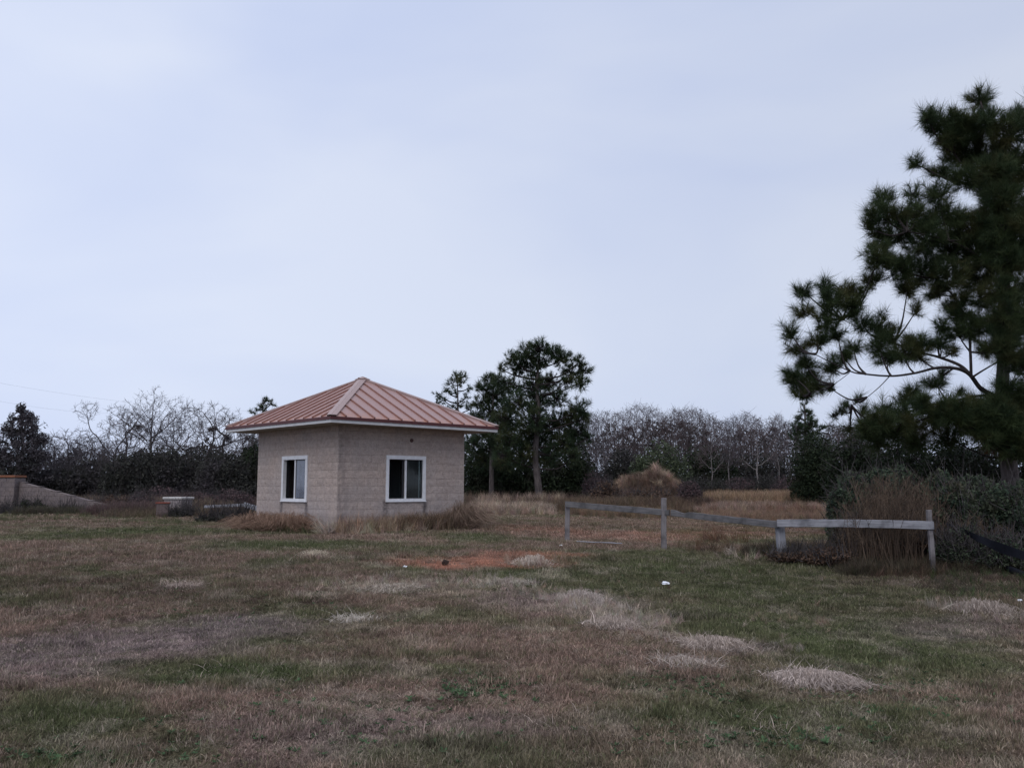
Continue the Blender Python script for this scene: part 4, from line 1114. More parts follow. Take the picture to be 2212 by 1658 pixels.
# ------------------------------------------------------------------ pines in the middle
kw = dict(tuft=.42, nn=34, width=.030, dens=13, far=True, tw=.035)
pine('big round-topped pine standing just right of the guard house, nearest of the middle pines',
     [(1167, 1092, .30), (1162, 1040, .25), (1156, 985, .22), (1163, 900, .17), (1160, 830, .12), (1166, 760, .05)],
     [(1165, 752, 24), (1140, 765, 30), (1190, 762, 26), (1215, 775, 24), (1105, 775, 20), (1120, 795, 26), (1085, 798, 12), (1250, 782, 18), (1262, 800, 18), (1235, 805, 22), (1160, 790, 26),
      (1255, 825, 20), (1225, 825, 18), (1150, 830, 30), (1185, 825, 28), (1110, 835, 22), (1075, 820, 16), (1165, 865, 34), (1120, 870, 30), (1205, 860, 26), (1250, 880, 24), (1258, 905, 20), (1235, 900, 26),
      (1095, 905, 34), (1150, 910, 38), (1200, 915, 38), (1245, 935, 28), (1268, 945, 14), (1105, 950, 36), (1160, 950, 40), (1215, 955, 34), (1130, 985, 34), (1185, 985, 30), (1085, 985, 26), (1235, 985, 22)],
     D=60, seed=11, **kw)
pine('darker pine crown between the small slim pine and the big round-topped pine',
     [(1062, 1090, .22), (1062, 1000, .18), (1064, 900, .12), (1066, 815, .04)],
     [(1062, 822, 22), (1045, 840, 20), (1085, 838, 22), (1070, 855, 26), (1040, 870, 22), (1095, 875, 24), (1060, 895, 30), (1030, 905, 20), (1090, 920, 26), (1050, 935, 32), (1025, 960, 24), (1075, 965, 30), (1045, 990, 30), (1090, 1000, 26)],
     D=68, seed=12, **kw)
pine('slim pine with clumped tufts showing above the right end of the roof',
     [(988, 1085, .17), (988, 960, .13), (989, 880, .09), (988, 815, .03)],
     [(986, 815, 15), (975, 828, 13), (998, 826, 14), (1012, 838, 10), (1004, 812, 8), (965, 842, 11), (946, 852, 12), (942, 868, 9), (960, 866, 10), (985, 848, 12), (1008, 858, 12), (990, 875, 14), (970, 885, 12), (1015, 885, 14), (1020, 915, 18), (1000, 930, 14), (1015, 955, 20), (1000, 985, 22)],
     D=84, seed=13, tuft=.45, nn=30, width=.04, dens=7, far=True, tw=.05)
pine('small pine top peeping over the left slope of the roof',
     [(566, 1080, .16), (567, 960, .12), (568, 860, .04)],
     [(574, 866, 13), (586, 872, 9), (564, 880, 11), (578, 888, 11), (548, 890, 8), (560, 905, 12), (580, 910, 12), (552, 925, 10), (545, 945, 10), (560, 960, 16), (548, 985, 14)],
     D=80, seed=14, tuft=.42, nn=30, width=.04, dens=8, far=True, tw=.05)
pine('slender conical pine rising behind the round dark evergreen at the right',
     [(1740, 1080, .14), (1740, 950, .10), (1738, 872, .03)],
     [(1738, 874, 8), (1735, 888, 12), (1745, 898, 13), (1728, 905, 14), (1748, 915, 17), (1722, 925, 16), (1740, 930, 18), (1760, 918, 14), (1775, 925, 10), (1755, 940, 18), (1718, 945, 12)],
     D=66, seed=15, tuft=.36, nn=30, width=.032, dens=8, far=True, tw=.04)
# dark understory below the middle pines
GU = 'dark understory bushes below the middle pines'
for i, (u_, v_, a_, b2_, lab) in enumerate([(1030, 1020, 36, 44, 'dark understory bush showing just right of the guard house wall'), (1085, 1020, 40, 46, 'dark understory bush left of the big pine trunk'),
      (1130, 1025, 34, 38, 'dark understory bush directly behind the big pine trunk'), (1200, 1020, 44, 42, 'dark understory bush right of the big pine trunk'), (1250, 1010, 34, 48, 'dark understory bush beside the first white stem')]):
    bush('understory_bush', lab, 'bush', [(u_, v_, a_, b2_), (u_+12, v_+22, a_, b2_*.7)], 72, M_dark_leaf, .13, 7000, 400+i, group=GU, gap=.33, twigs=120)

# ------------------------------------------------------------------ bare row, evergreen shrubs right of the pines
GR = 'bare trees along the right treeline'
rowt = [(1268, 905, pD, .6, 'white-stemmed bare tree closest to the big round-topped pine', 72), (1304, 925, pD, 1.9, 'thin pale bare tree rising left of the grassy mound', 74),
        (1330, 893, pE, 2.5, 'twin-stemmed bare tree behind the left shoulder of the grassy mound', 78), (1372, 900, pC, .8, 'purplish bare tree left of the grey-green shrub', 80),
        (1412, 896, pC, 3.3, 'purplish bare tree right behind the grey-green shrub', 80), (1455, 890, pE, 4.2, 'taller bare tree above the right side of the grassy mound', 78),
        (1492, 888, pC, 5.2, 'brownish bare tree at the highest part of the right-hand row', 79), (1541, 918, pE, 0.1, 'leaning white-stemmed bare tree just right of the mound', 71),
        (1579, 915, pD, 5.0, 'single straight white-stemmed bare tree midway between mound and round evergreen', 70), (1635, 906, pE, 3.0, 'bare tree with fanned pale stems left of the round evergreen', 70),
        (1681, 905, pD, 2.0, 'thin bare tree nearest the left side of the round evergreen', 72), (1602, 922, pC, 1.2, 'low brownish bare tree behind the straight white stem', 78),
        (1656, 905, pC, 2.6, 'purplish bare tree behind the fanned pale stems', 79), (1528, 905, pC, 4.4, 'purplish bare tree behind the leaning white stem', 80),
        (1830, 930, pC, 3.4, 'bare tree in the gap between round evergreen and the big right pine', 60), (1800, 955, pF, .4, 'small bare tree hugging the right side of the round evergreen', 58)]
for j_, (u_, v_, pr_, rz, lab, D_) in enumerate(rowt): place_bare('bare_tree', pr_, u_, 1066, v_+(0, 7, -5, 3, 9, -3)[j_ % 6], D_, rz, lab, GR, (1.0, .75, .9)[j_ % 3] if pr_ in (pD, pE) else (1.15, 1.4, 1.0)[j_ % 3])
for i, (u_, v_, a_, b2_, D_, lab, mt) in enumerate([(1488, 1050, 26, 12, 54, 'brown brush on the right shoulder of the grassy mound', M_brown_leaf), (1310, 1052, 34, 14, 53, 'dark brush at the left foot of the grassy mound', M_redbrown), (1395, 1068, 60, 12, 50, 'dark brush in front of the grassy mound', M_redbrown),
      (1290, 1040, 34, 24, 64, 'tangled brown undergrowth between the big round-topped pine and the mound', M_brown_leaf), (1530, 1048, 44, 20, 66, 'tangled undergrowth below the leaning white stem', M_thicket), (1600, 1048, 44, 20, 67, 'tangled undergrowth below the straight white stem', M_brown_leaf),
      (1655, 1045, 40, 22, 66, 'tangled undergrowth below the fanned pale stems', M_thicket), (1700, 1048, 36, 22, 64, 'tangled undergrowth left of the round evergreen', M_brown_leaf), (1822, 1030, 26, 36, 50, 'brownish undergrowth right of the round evergreen', M_brown_leaf)]):
    bush('brush', lab, 'bush', [(u_, v_, a_, b2_), (u_+a_*.5, v_+4, a_*.6, b2_*.8), (u_-a_*.5, v_+5, a_*.6, b2_*.7)], D_, mt, .07, 4600, 350+i, group='undergrowth along the right treeline', gap=.40, gs=.4, twigs=500, stem_r=.012)
bush('evergreen_shrub', 'tall grey-green shrub right behind the grassy mound', 'bush', [(1425, 985, 50, 38), (1390, 1000, 40, 32), (1460, 1005, 36, 34), (1430, 1015, 55, 30)], 64, M_pale_leaf, .10, 13000, 501, gap=.35, group='evergreen shrubs along the right treeline')
bush('evergreen_shrub', 'dull green shrub left of the grey-green one, behind the mound', 'bush', [(1345, 1000, 42, 34), (1310, 1020, 34, 30), (1350, 1020, 40, 30)], 66, M_thicket, .11, 9000, 502, gap=.35, group='evergreen shrubs along the right treeline')
bush('evergreen_shrub', 'dark shrub mass behind the leaning white stems', 'bush', [(1510, 1000, 40, 40), (1560, 1010, 40, 40), (1530, 1030, 60, 26)], 74, M_dark_leaf, .12, 9000, 503, gap=.35, group='evergreen shrubs along the right treeline')
bush('evergreen_shrub', 'dark shrub mass behind the fanned pale stems', 'bush', [(1620, 1015, 44, 34), (1670, 1010, 40, 38), (1640, 1035, 60, 24)], 75, M_thicket, .12, 9000, 504, gap=.35, group='evergreen shrubs along the right treeline')
bush('round_evergreen', 'round almost black evergreen tree left of the big right pine', 'tree', [(1758, 974, 53, 44), (1757, 1010, 57, 46), (1772, 1005, 44, 46), (1745, 1030, 40, 34)], 52, M_dark_leaf, .075, 22000, 505, gap=.28, gs=.35)

# ------------------------------------------------------------------ mound with broomsedge and the golden grass
mb = at(1392, 1058, 56); mr_ = 116*mpx(56)
yy, xx = np.meshgrid(np.linspace(-1, 1, 50), np.linspace(-1, 1, 60), indexing='ij')
rr_ = np.hypot(xx, yy); hgt = at(1400, 1027, 56)[2]-0.35
prof_ = (1-S(0.0, 1.0, rr_))*(0.9+0.35*(fbm(xx*3, yy*3, .8, 77)-.5))
mx_ = mb[0]+xx*mr_*1.15; my_ = mb[1]+yy*mr_*.9
def mound_h(x, y):
    a = (x-mb[0])/(mr_*1.15); b_ = (y-mb[1])/(mr_*.9); q = np.hypot(a, b_)
    a2 = (x-mb[0]-1.6)/(mr_*.5)
    return np.minimum(.97, 1.15*(1-S(0.0, 1.0, q)))*hgt*(0.95+1.0*(fbm(a*3+5, b_*3, .8, 77)-.5))*(0.80+.20*np.exp(-a2*a2))
Vm = np.c_[mx_.ravel(), my_.ravel(), ground(mx_.ravel(), my_.ravel())+mound_h(mx_.ravel(), my_.ravel())-.03]
I = (np.arange(49)[:, None]*60+np.arange(59)[None]).ravel()
link('dirt_mound', np_mesh('dirt_mound', Vm, np.c_[I, I+1, I+61, I+60], smooth=True, col=np.tile(np.array([.15, .10, .075]), (len(Vm), 1))), M_soil, kind='structure')

TP, TR, TS, TI, TC = [], [], [], [], []
def tall_patch(n, fx, fy, sc_lo, sc_hi, colour, jit=.25, extra_z=None, lean=.12, idx=(0, 5), fade=1.0):
    x, y = fx, fy; n = len(x)
    z = ground(x, y)+(extra_z if extra_z is not None else 0)
    s = (sc_lo+(sc_hi-sc_lo)*rs.random(n))*fade
    TP.append(np.c_[x, y, z-.02]); TR.append(np.c_[rs.normal(0, lean, (n, 2)), rs.random(n)*6.28])
    TS.append(np.c_[s*1.1, s*1.1, s]); TI.append(rs.integers(idx[0], idx[1], n))
    TC.append(np.array(colour)[None]*(1-jit+2*jit*rs.random((n, 1)))*(1+.06*rs.normal(size=(n, 3))))
def band(n, u0, u1, D0, D1, sc, colour, thr=0.0, seed=1, **k):
    n = int(n*1.35); y = D0+(D1-D0)*rs.random(n); x = (u0+(u1-u0)*rs.random(n)-CXQ)/FQ*y/ (1)
    m_ = fbm(x, y, 2.4, seed) > thr
    m_ &= ~in_house(x, y, .05)
    uu = (x/y*FQ+CXQ-u0)/(u1-u0); tt = (y-D0)/(D1-D0)
    e_ = np.minimum(np.minimum(uu, 1-uu)*3, np.minimum(tt, 1-tt)*3.2)+.9*(fbm(x, y, 1.3, seed+40)-.5)
    m_ &= e_ > .12*rs.random(len(x))+.05
    x, y = x[m_], y[m_]; fade = np.clip(e_[m_]*1.3+.35, .4, 1)
    tall_patch(len(x), x, y, sc[0], sc[1], colour, fade=fade, **k)
# on the mound
n_ = 3600; a_ = rs.random(n_)*6.28; q_ = np.sqrt(rs.random(n_))*.92
x = mb[0]+np.cos(a_)*q_*mr_*1.15; y = mb[1]+np.sin(a_)*q_*mr_*.9
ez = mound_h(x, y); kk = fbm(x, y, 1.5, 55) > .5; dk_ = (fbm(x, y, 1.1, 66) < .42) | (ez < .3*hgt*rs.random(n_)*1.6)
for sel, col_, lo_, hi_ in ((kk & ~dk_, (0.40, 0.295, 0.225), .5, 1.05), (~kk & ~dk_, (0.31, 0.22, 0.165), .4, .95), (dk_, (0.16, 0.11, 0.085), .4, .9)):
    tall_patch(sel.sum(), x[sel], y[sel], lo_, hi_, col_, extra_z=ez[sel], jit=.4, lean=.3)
GOLDT = (0.31, 0.215, 0.14); TAN = (0.30, 0.225, 0.17); DULL = (0.15, 0.11, 0.085)
band(1500, 1270, 1510, 45.5, 50, (.5, 1.1), (0.105, 0.072, 0.052), .3, 14)
band(700, 1440, 1540, 50, 58, (.6, 1.2), (0.12, 0.085, 0.065), .3, 15)
band(1500, 1600, 2150, 17.2, 18.8, (.25, .55), (0.075, 0.062, 0.045), .35, 16, lean=.3)
band(1500, 1760, 2212, 15.0, 17.0, (.2, .5), (0.072, 0.060, 0.042), .35, 17, lean=.3)
band(600, 1980, 2300, 12.9, 15.2, (.1, .28), (0.085, 0.070, 0.052), .42, 18, lean=.35)
band(1200, 180, 420, 36, 41, (.5, 1.0), (0.12, 0.085, 0.078), .35, 19)
band(900, -40, 240, 36.5, 38.3, (.3, .7), (0.085, 0.075, 0.055), .42, 20)
band(3000, 1490, 1800, 50, 62, (.9, 1.6), GOLDT, .38, 2)
band(1600, 1480, 1800, 40, 48, (.5, .9), (0.30, 0.22, 0.17), .45, 3)
band(1900, 1010, 1270, 52, 60, (.5, 1.5), TAN, .50, 4, jit=.5)
band(1300, 1000, 1800, 44, 60, (.5, 1.25), (0.115, 0.082, 0.062), .52, 24, jit=.4)
band(900, 1480, 1800, 36, 50, (.4, .9), (0.20, 0.125, 0.09), .48, 25, jit=.4)
band(1600, 1005, 1200, 38, 46, (.3, .95), (.36, .28, .215), .50, 5, jit=.5)
band(1700, 1160, 1500, 40, 52, (.6, 1.2), (0.14, 0.10, 0.07), .40, 6)
band(1800, 1200, 1520, 34, 42, (.35, .7), (0.22, 0.16, 0.11), .45, 7)
band(1400, 1500, 1800, 32, 40, (.25, .5), (0.25, 0.17, 0.12), .45, 8)
band(3200, -60, 560, 42, 56, (.6, 1.2), DULL, .35, 9)
band(1500, 200, 560, 33, 42, (.3, .7), (0.13, 0.10, 0.07), .42, 10)
band(900, -60, 560, 27, 38, (.2, .4), (0.10, 0.10, 0.055), .5, 12)
# scattered far weeds to the horizon's foot
band(2600, -200, 2400, 58, 80, (.9, 1.6), DULL, .3, 13)
def world_patch(n, cx_, cy_, rx, ry, sc, colour, **k):
    a = rs.random(n)*6.28; q = np.sqrt(rs.random(n)); x = cx_+np.cos(a)*q*rx; y = cy_+np.sin(a)*q*ry
    m_ = ~in_house(x, y, .03); x, y = x[m_], y[m_]; tall_patch(len(x), x, y, sc[0], sc[1], colour, **k)
def wall_line(n, face, s0, s1, d0, d1, sc, colour, **k):
    s = s0+(s1-s0)*rs.random(n); d = d0+(d1-d0)*rs.random(n)**1.5
    a, b_ = (U2, V2) if face == 'R' else (V2, U2)
    x = BX+a[0]*s-b_[0]*d; y = BY+a[1]*s-b_[1]*d; tall_patch(n, x, y, sc[0], sc[1], colour, **k)
wall_line(260, 'R', -.1, 4.4, .1, .55, (.45, .85), (0.36, 0.265, 0.195))
wall_line(140, 'R', .0, 2.3, .2, .75, (.35, .6), (0.46, 0.37, 0.28), lean=.5)
wall_line(120, 'R', 1.6, 3.6, .1, .5, (.5, .85), (0.16, 0.115, 0.08))
wall_line(110, 'L', 1.0, 4.5, .15, .8, (.4, .7), (0.32, 0.21, 0.15), lean=.6)
wall_line(120, 'L', .2, 3.2, .4, 1.0, (.25, .45), (0.08, 0.085, 0.045), lean=.4)
wall_line(24, 'L', -.15, .2, .1, .4, (.5, .8), (0.40, 0.34, 0.28), lean=.7)
for (u_, v_, n_, sc_, c_) in ((1250, 1302, 90, (.12, .26), (.42, .35, .29)), (1290, 1312, 90, (.12, .26), (.44, .37, .31)), (1375, 1342, 90, (.12, .24), (.42, .35, .29)), (1200, 1285, 60, (.12, .24), (.40, .33, .27)), (800, 1270, 70, (.12, .22), (.44, .37, .3)), (735, 1276, 40, (.1, .2), (.42, .35, .28)), (910, 1260, 40, (.12, .22), (.42, .35, .28)), (1450, 1380, 60, (.1, .2), (.42, .35, .29)), (1620, 1400, 50, (.1, .18), (.38, .32, .27)), (1150, 1216, 16, (.25, .4), TAN),
                              (1060, 1264, 60, (.14, .28), (.44, .38, .31)), (1620, 1206, 14, (.3, .5), (.36, .30, .25)), (1690, 1195, 40, (.3, .55), (.10, .075, .055)), (1540, 1190, 18, (.4, .6), (.13, .09, .06)),
                              (1580, 1170, 10, (.5, .8), (.15, .09, .06)), (1700, 1345, 26, (.12, .22), TAN), (2090, 1320, 46, (.16, .32), (.30, .25, .21)), (2180, 1340, 30, (.16, .3), (.30, .24, .20)),
                              (850, 1268, 36, (.14, .24), (.33, .27, .22)), (1940, 1240, 60, (.25, .5), (.10, .07, .05)), (2120, 1255, 30, (.2, .35), (.05, .08, .03)), (2160, 1290, 24, (.2, .32), (.05, .08, .03))):
    p = on_ground(u_, v_); world_patch(n_, p[0], p[1], .55 if p[1] < 12 else .8, .35 if p[1] < 12 else .7, sc_, c_, lean=.35)
for nn_, y0_, y1_, sc_, cc_ in ((420, 5, 12, (.07, .17), (.40, .33, .26)), (520, 12, 24, (.10, .25), (.34, .27, .20)), (300, 5, 12, (.06, .14), (.10, .11, .05)), (420, 12, 24, (.10, .25), (.11, .10, .055)), (260, 6, 20, (.08, .2), (.12, .08, .06))):
    x, y = field_points(y0_, y1_, nn_/((y1_**2-y0_**2)*.62+4*(y1_-y0_)))
    kp = ~in_house(x, y, .05) & (fbm(x, y, 1.6, 90) > .46); tall_patch(kp.sum(), x[kp], y[kp], sc_[0], sc_[1], cc_, lean=.4)
scatter('tall_dry_grass', np.concatenate(TP), np.concatenate(TR), np.concatenate(TS), np.concatenate(TI), np.concatenate(TC), tall)
print('tall tufts', sum(len(q) for q in TP))

def clump(name, label, cat, u, v, rx, rz_, n, L, w, colour, seed, lean=(0, 0), dome=.5, group=None, at_xy=None, spread=1.0, ry=None):
    """a heap of long dry blades: arching out of a low mound"""
    r = np.random.default_rng(seed); p = on_ground(u, v) if at_xy is None else np.array([*at_xy, gz(*at_xy)])
    ry = ry or rx*.8
    a = r.random(n)*6.283; q = np.sqrt(r.random(n))
    rag = .62+.75*vnoise(a*1.6+seed, a*0+seed, 1.0, seed); q = q*(1+.35*(r.random(n) < .12))
    bx_ = np.cos(a)*q*rx*rag; by_ = np.sin(a)*q*ry*rag
    z0 = dome*rz_*np.maximum(1-q**2, 0)*(.5+vnoise(bx_/rx+seed, by_/ry, .45, seed+3))+ground(p[0]+bx_, p[1]+by_)-p[2]
    B0 = np.c_[bx_, by_, z0-.02]
    d = np.c_[np.cos(a)*q*spread+lean[0], np.sin(a)*q*spread+lean[1], np.zeros(n)]+r.normal(0, .45, (n, 3))*[1, 1, 0]
    ln = L*(.4+.7*r.random(n)); h = rz_*(.3+.8*r.random(n))
    B1 = B0+d*(ln*.45)[:, None]+np.c_[np.zeros((n, 2)), h]; B2 = B0+d*ln[:, None]+np.c_[np.zeros((n, 2)), h*.45]
    B2[:, 2] = np.maximum(B2[:, 2], .015+ground(p[0]+B2[:, 0], p[1]+B2[:, 1])-p[2])
    s = np.cross(B2-B0, r.normal(size=(n, 3))); s /= np.linalg.norm(s, axis=1, keepdims=True)+1e-9; s *= w/2
    V = np.stack([B0-s, B0+s, B1+s, B1-s, B2], 1).reshape(-1, 3)
    F = (np.array([(0, 1, 2), (0, 2, 3), (3, 2, 4)])[None]+(np.arange(n)*5)[:, None, None]).reshape(-1, 3)
    me = np_mesh(name, V, F, np.repeat(r.random(n), 5))
    c0 = tuple(x*.62 for x in colour); c1 = tuple(min(1, x*1.3) for x in colour)
    return tag(link(name, me, leaf_mat(name+'_straw', c0, c1, tuple(x*.8 for x in colour), .2, .9, 3), None, tuple(p)), label, cat, group)
tq = lambda s_, d_: (BX+U2[0]*s_-V2[0]*d_, BY+U2[1]*s_-V2[1]*d_)
clump('grass_tussock', 'rounded brown tussock leaning against the right end of the guard house wall', 'tussock', 0, 0, .36, .44, 1300, .62, .009, (0.24, 0.175, 0.135), 61, lean=(.4, -.1), dome=.75, at_xy=tq(3.75, .5), group='tussocks at the foot of the guard house')
clump('grass_tussock', 'reddish brown tussock under the left window of the guard house', 'tussock', 0, 0, .5, .34, 1300, .6, .009, (0.31, 0.21, 0.155), 62, lean=(.2, -.2), dome=.7, at_xy=(BX+V2[0]*3.0-U2[0]*.6, BY+V2[1]*3.0-U2[1]*.6), group='tussocks at the foot of the guard house')
clump('grass_tussock', 'flattened russet tussock between the left window and the front corner', 'tussock', 0, 0, .6, .34, 1100, .7, .010, (0.28, 0.185, 0.135), 63, lean=(.2, -.2), dome=.6, at_xy=(BX+V2[0]*1.7-U2[0]*.5, BY+V2[1]*1.7-U2[1]*.5), group='tussocks at the foot of the guard house')
GS = 'heaps of pale cut straw on the field'; HEAPS = []
for i, (u_, v_, ru_, hz_, n_, lab, c_) in enumerate([
    (1765, 1478, 84, .085, 2600, 'largest pale straw heap, lowest right on the field', (.37, .31, .275)),
    (1550, 1398, 62, .085, 1500, 'domed pale straw heap, uppermost of the trio at right', (.36, .30, .26)),
    (1478, 1436, 48, .06, 900, 'flat pale straw heap just lower left of the domed one', (.37, .315, .275)),
    (764, 1342, 26, .05, 420, 'small whitish straw heap alone in the middle of the field', (.44, .39, .34)),
    (1330, 1352, 50, .08, 700, 'ragged straw heap beneath the white litter', (.36, .30, .26)),
    (1262, 1300, 45, .10, 650, 'upright ragged straw heap left of the white litter', (.35, .30, .27)),
    (680, 1200, 28, .07, 420, 'small pale straw heap in front of the guard house corner', (.42, .36, .28)),
    (1150, 1222, 32, .13, 420, 'tufty straw heap at the right end of the red dirt', (.40, .34, .29)),
    (840, 1275, 60, .06, 800, 'long pale straw heap below the left end of the red dirt', (.36, .31, .26)),
    (395, 1268, 30, .05, 380, 'thin pale straw heap left of the field centre', (.36, .29, .25)),
    (2120, 1325, 55, .12, 800, 'tangled straw heap near the right edge below the shrubs', (.31, .26, .225)),
    (1100, 1262, 36, .07, 480, 'low straw heap just below the red dirt', (.33, .28, .24))]):
    p = on_ground(u_, v_); k_ = p[1]/FQ; HEAPS.append((p, ru_*k_, c_))
    clump('straw_heap', lab, 'straw heap', u_, v_, ru_*k_*.85, hz_*1.0, n_, ru_*k_*.45, .0035+.0004*p[1], tuple(min(.6, x*1.38) for x in c_), 700+i, lean=(.08, -.05), dome=.7, group=GS, ry=ru_*k_*.7, spread=.8)
hp_, hc_ = [], []
for p, R_, c_ in HEAPS:
    m_ = int(70*max(R_, .5)/.5); a_ = rs.random(m_)*6.28; q_ = R_*(.55+.85*rs.random(m_)); hp_.append(np.c_[p[0]+np.cos(a_)*q_, p[1]+np.sin(a_)*q_]); hc_.append(np.array(c_)[None]*(.6+.8*rs.random((m_, 1))))
hp_ = np.concatenate(hp_); n_ = len(hp_)
scatter('loose_straw', np.c_[hp_, ground(hp_[:, 0], hp_[:, 1])+.008], np.c_[rs.normal(0, .12, (n_, 2)), rs.random(n_)*6.28], np.full((n_, 3), 1.0)*(.8+1.1*rs.random((n_, 1))), rs.integers(0, 4, n_), np.concatenate(hc_), lying)
wx, wy = [], []
for (u_, v_, a_, b2_, n_) in ((1050, 1480, 90, 22, 130), (1000, 1500, 60, 14, 60), (1480, 1480, 160, 40, 120), (1900, 1500, 260, 60, 160), (2150, 1280, 60, 30, 120), (1660, 1600, 300, 40, 110), (700, 1560, 600, 90, 150), (160, 1640, 200, 20, 50), (1300, 1250, 300, 40, 120), (500, 1300, 500, 90, 140)):
    for _ in range(n_):
        p = on_ground(u_+rs.normal()*a_*.5, min(max(v_+rs.normal()*b2_*.5, 1150), 1657)); wx.append(p[0]); wy.append(p[1])
wx = np.array(wx); wy = np.array(wy); n_ = len(wx)
scatter('broadleaf_weeds', np.c_[wx, wy, ground(wx, wy)+.012], np.c_[rs.normal(0, .15, (n_, 2)), rs.random(n_)*6.28], np.full((n_, 3), 1.0)*(.28+.38*rs.random((n_, 1))), rs.integers(0, 3, n_),
        np.array([[.060, .100, .048]])*(.6+.8*rs.random((n_, 1))), rosette)
# lying long blades around the field, drawn from the same straw
lx, ly = [], []
for (u_, v_, a_, b2_, n_) in ((1765, 1480, 130, 40, 60), (1500, 1420, 120, 40, 60), (1330, 1330, 110, 30, 50), (2130, 1330, 90, 30, 50), (1000, 1400, 500, 120, 110), (1700, 1580, 420, 70, 70), (600, 1480, 500, 120, 60)):
    for _ in range(n_):
        p = on_ground(u_+rs.normal()*a_*.5, min(v_+rs.normal()*b2_*.5, 1655)); lx.append(p[0]); ly.append(p[1])
lx = np.array(lx); ly = np.array(ly); n_ = len(lx)
scatter('fallen_straw', np.c_[lx, ly, ground(lx, ly)+.01], np.c_[rs.normal(0, .1, (n_, 2)), rs.random(n_)*6.28], np.full((n_, 3), 1.0)*(.6+.6*rs.random((n_, 1))), rs.integers(0, 4, n_),
        np.array([[.30, .245, .205]])*(.6+.7*rs.random((n_, 1))), lying)

# ------------------------------------------------------------------ big pine at the right
Z5 = lambda x, y: (1656+x*.4343, 144+y*.4343)
Z6 = lambda x, y: (1656+x*.3474, 756+y*.3474)
lob = []
for x_, y_, r_ in [(1060, 170, 70), (850, 290, 85), (800, 260, 55), (940, 250, 50), (920, 350, 90), (1000, 330, 110), (1100, 280, 90), (1200, 320, 110), (1280, 240, 80), (745, 485, 42), (860, 530, 55), (960, 440, 90), (1080, 450, 120), (1200, 460, 110),
                   (1000, 560, 90), (1130, 600, 120), (1260, 560, 110), (725, 635, 42), (850, 640, 70), (570, 660, 62), (560, 740, 75), (505, 800, 40), (650, 770, 75), (600, 850, 90), (740, 740, 90), (780, 860, 110),
                   (900, 760, 110), (1020, 820, 120), (1150, 760, 120), (1270, 800, 130), (900, 900, 110), (560, 950, 80), (650, 1000, 90), (760, 1020, 100), (900, 1040, 100), (530, 1060, 60), (700, 1110, 60), (840, 1120, 60), (1000, 950, 110), (1050, 1060, 90),
                   (1150, 950, 110), (1270, 950, 110), (1080, 1150, 70), (960, 1180, 75), (1230, 1170, 60), (180, 1115, 55), (190, 1220, 50), (290, 1100, 50), (320, 1170, 75), (390, 1120, 60), (430, 1200, 70), (470, 1120, 45), (300, 1260, 75), (350, 1330, 50),
                   (250, 1360, 60), (120, 1330, 48), (150, 1400, 50), (130, 1540, 50), (190, 1480, 60), (210, 1570, 70), (320, 1490, 60), (170, 1630, 50), (380, 1440, 50), (430, 1400, 45), (480, 1290, 45), (560, 1290, 65), (560, 1400, 60), (620, 1340, 70), (680, 1420, 80),
                   (760, 1380, 70), (600, 1450, 50), (760, 1440, 50), (860, 1370, 50), (950, 1330, 55), (870, 1290, 45), (740, 1220, 35), (1010, 1300, 75), (960, 1240, 65), (1100, 1280, 80), (1200, 1330, 90), (1290, 1260, 90), (1090, 1400, 60), (1220, 1440, 70), (920, 1420, 35),
                   (1340, 1100, 110), (1380, 1400, 110), (1400, 700, 140), (1400, 900, 130), (1390, 420, 120), (1450, 1200, 130), (1560, 900, 140), (1560, 650, 130), (1600, 1150, 120), (1500, 500, 90), (1700, 1000, 120)]:
    u_, v_ = Z5(x_, y_); lob.append((u_, v_, r_*.4343*.92))
for u_, v_, r_ in ((2170, 560, 40), (2168, 620, 40), (2172, 690, 40), (2166, 740, 32), (2178, 770, 26), (2160, 500, 42), (2160, 430, 42), (2150, 370, 40), (2165, 905, 36), (2190, 935, 40), (2165, 880, 26), (2200, 970, 34), (2176, 830, 20), (2120, 895, 30), (2100, 920, 30), (2060, 905, 26), (2210, 850, 34), (2215, 790, 30), (2130, 940, 30), (1990, 872, 24), (1950, 905, 26), (1900, 912, 24), (2030, 892, 28), (2080, 880, 28), (1870, 925, 24)):
    lob.append((u_, v_, r_, -.9))
for x_, y_, r_ in [(190, 200, 60), (230, 260, 40), (320, 230, 45), (400, 240, 22), (1050, 210, 60), (1080, 150, 40), (900, 260, 55), (850, 330, 55), (960, 310, 50), (720, 370, 50), (780, 420, 60), (430, 400, 28), (510, 345, 26), (560, 310, 22), (470, 375, 20), (600, 380, 22), (640, 440, 50),
                   (520, 480, 28), (1000, 380, 50), (1100, 330, 45), (1190, 260, 35), (1180, 330, 35), (600, 520, 60), (680, 560, 80), (800, 520, 70), (900, 480, 80), (930, 570, 80), (1040, 460, 80), (1120, 540, 80), (1220, 470, 70), (1300, 350, 70), (1300, 450, 80), (1420, 380, 100),
                   (1520, 440, 100), (1380, 330, 60), (1400, 560, 75), (1520, 600, 70), (1600, 350, 100), (1620, 520, 90), (1720, 450, 100)]:
    u_, v_ = Z6(x_, y_); lob.append((u_, v_, r_*.3474*.95))
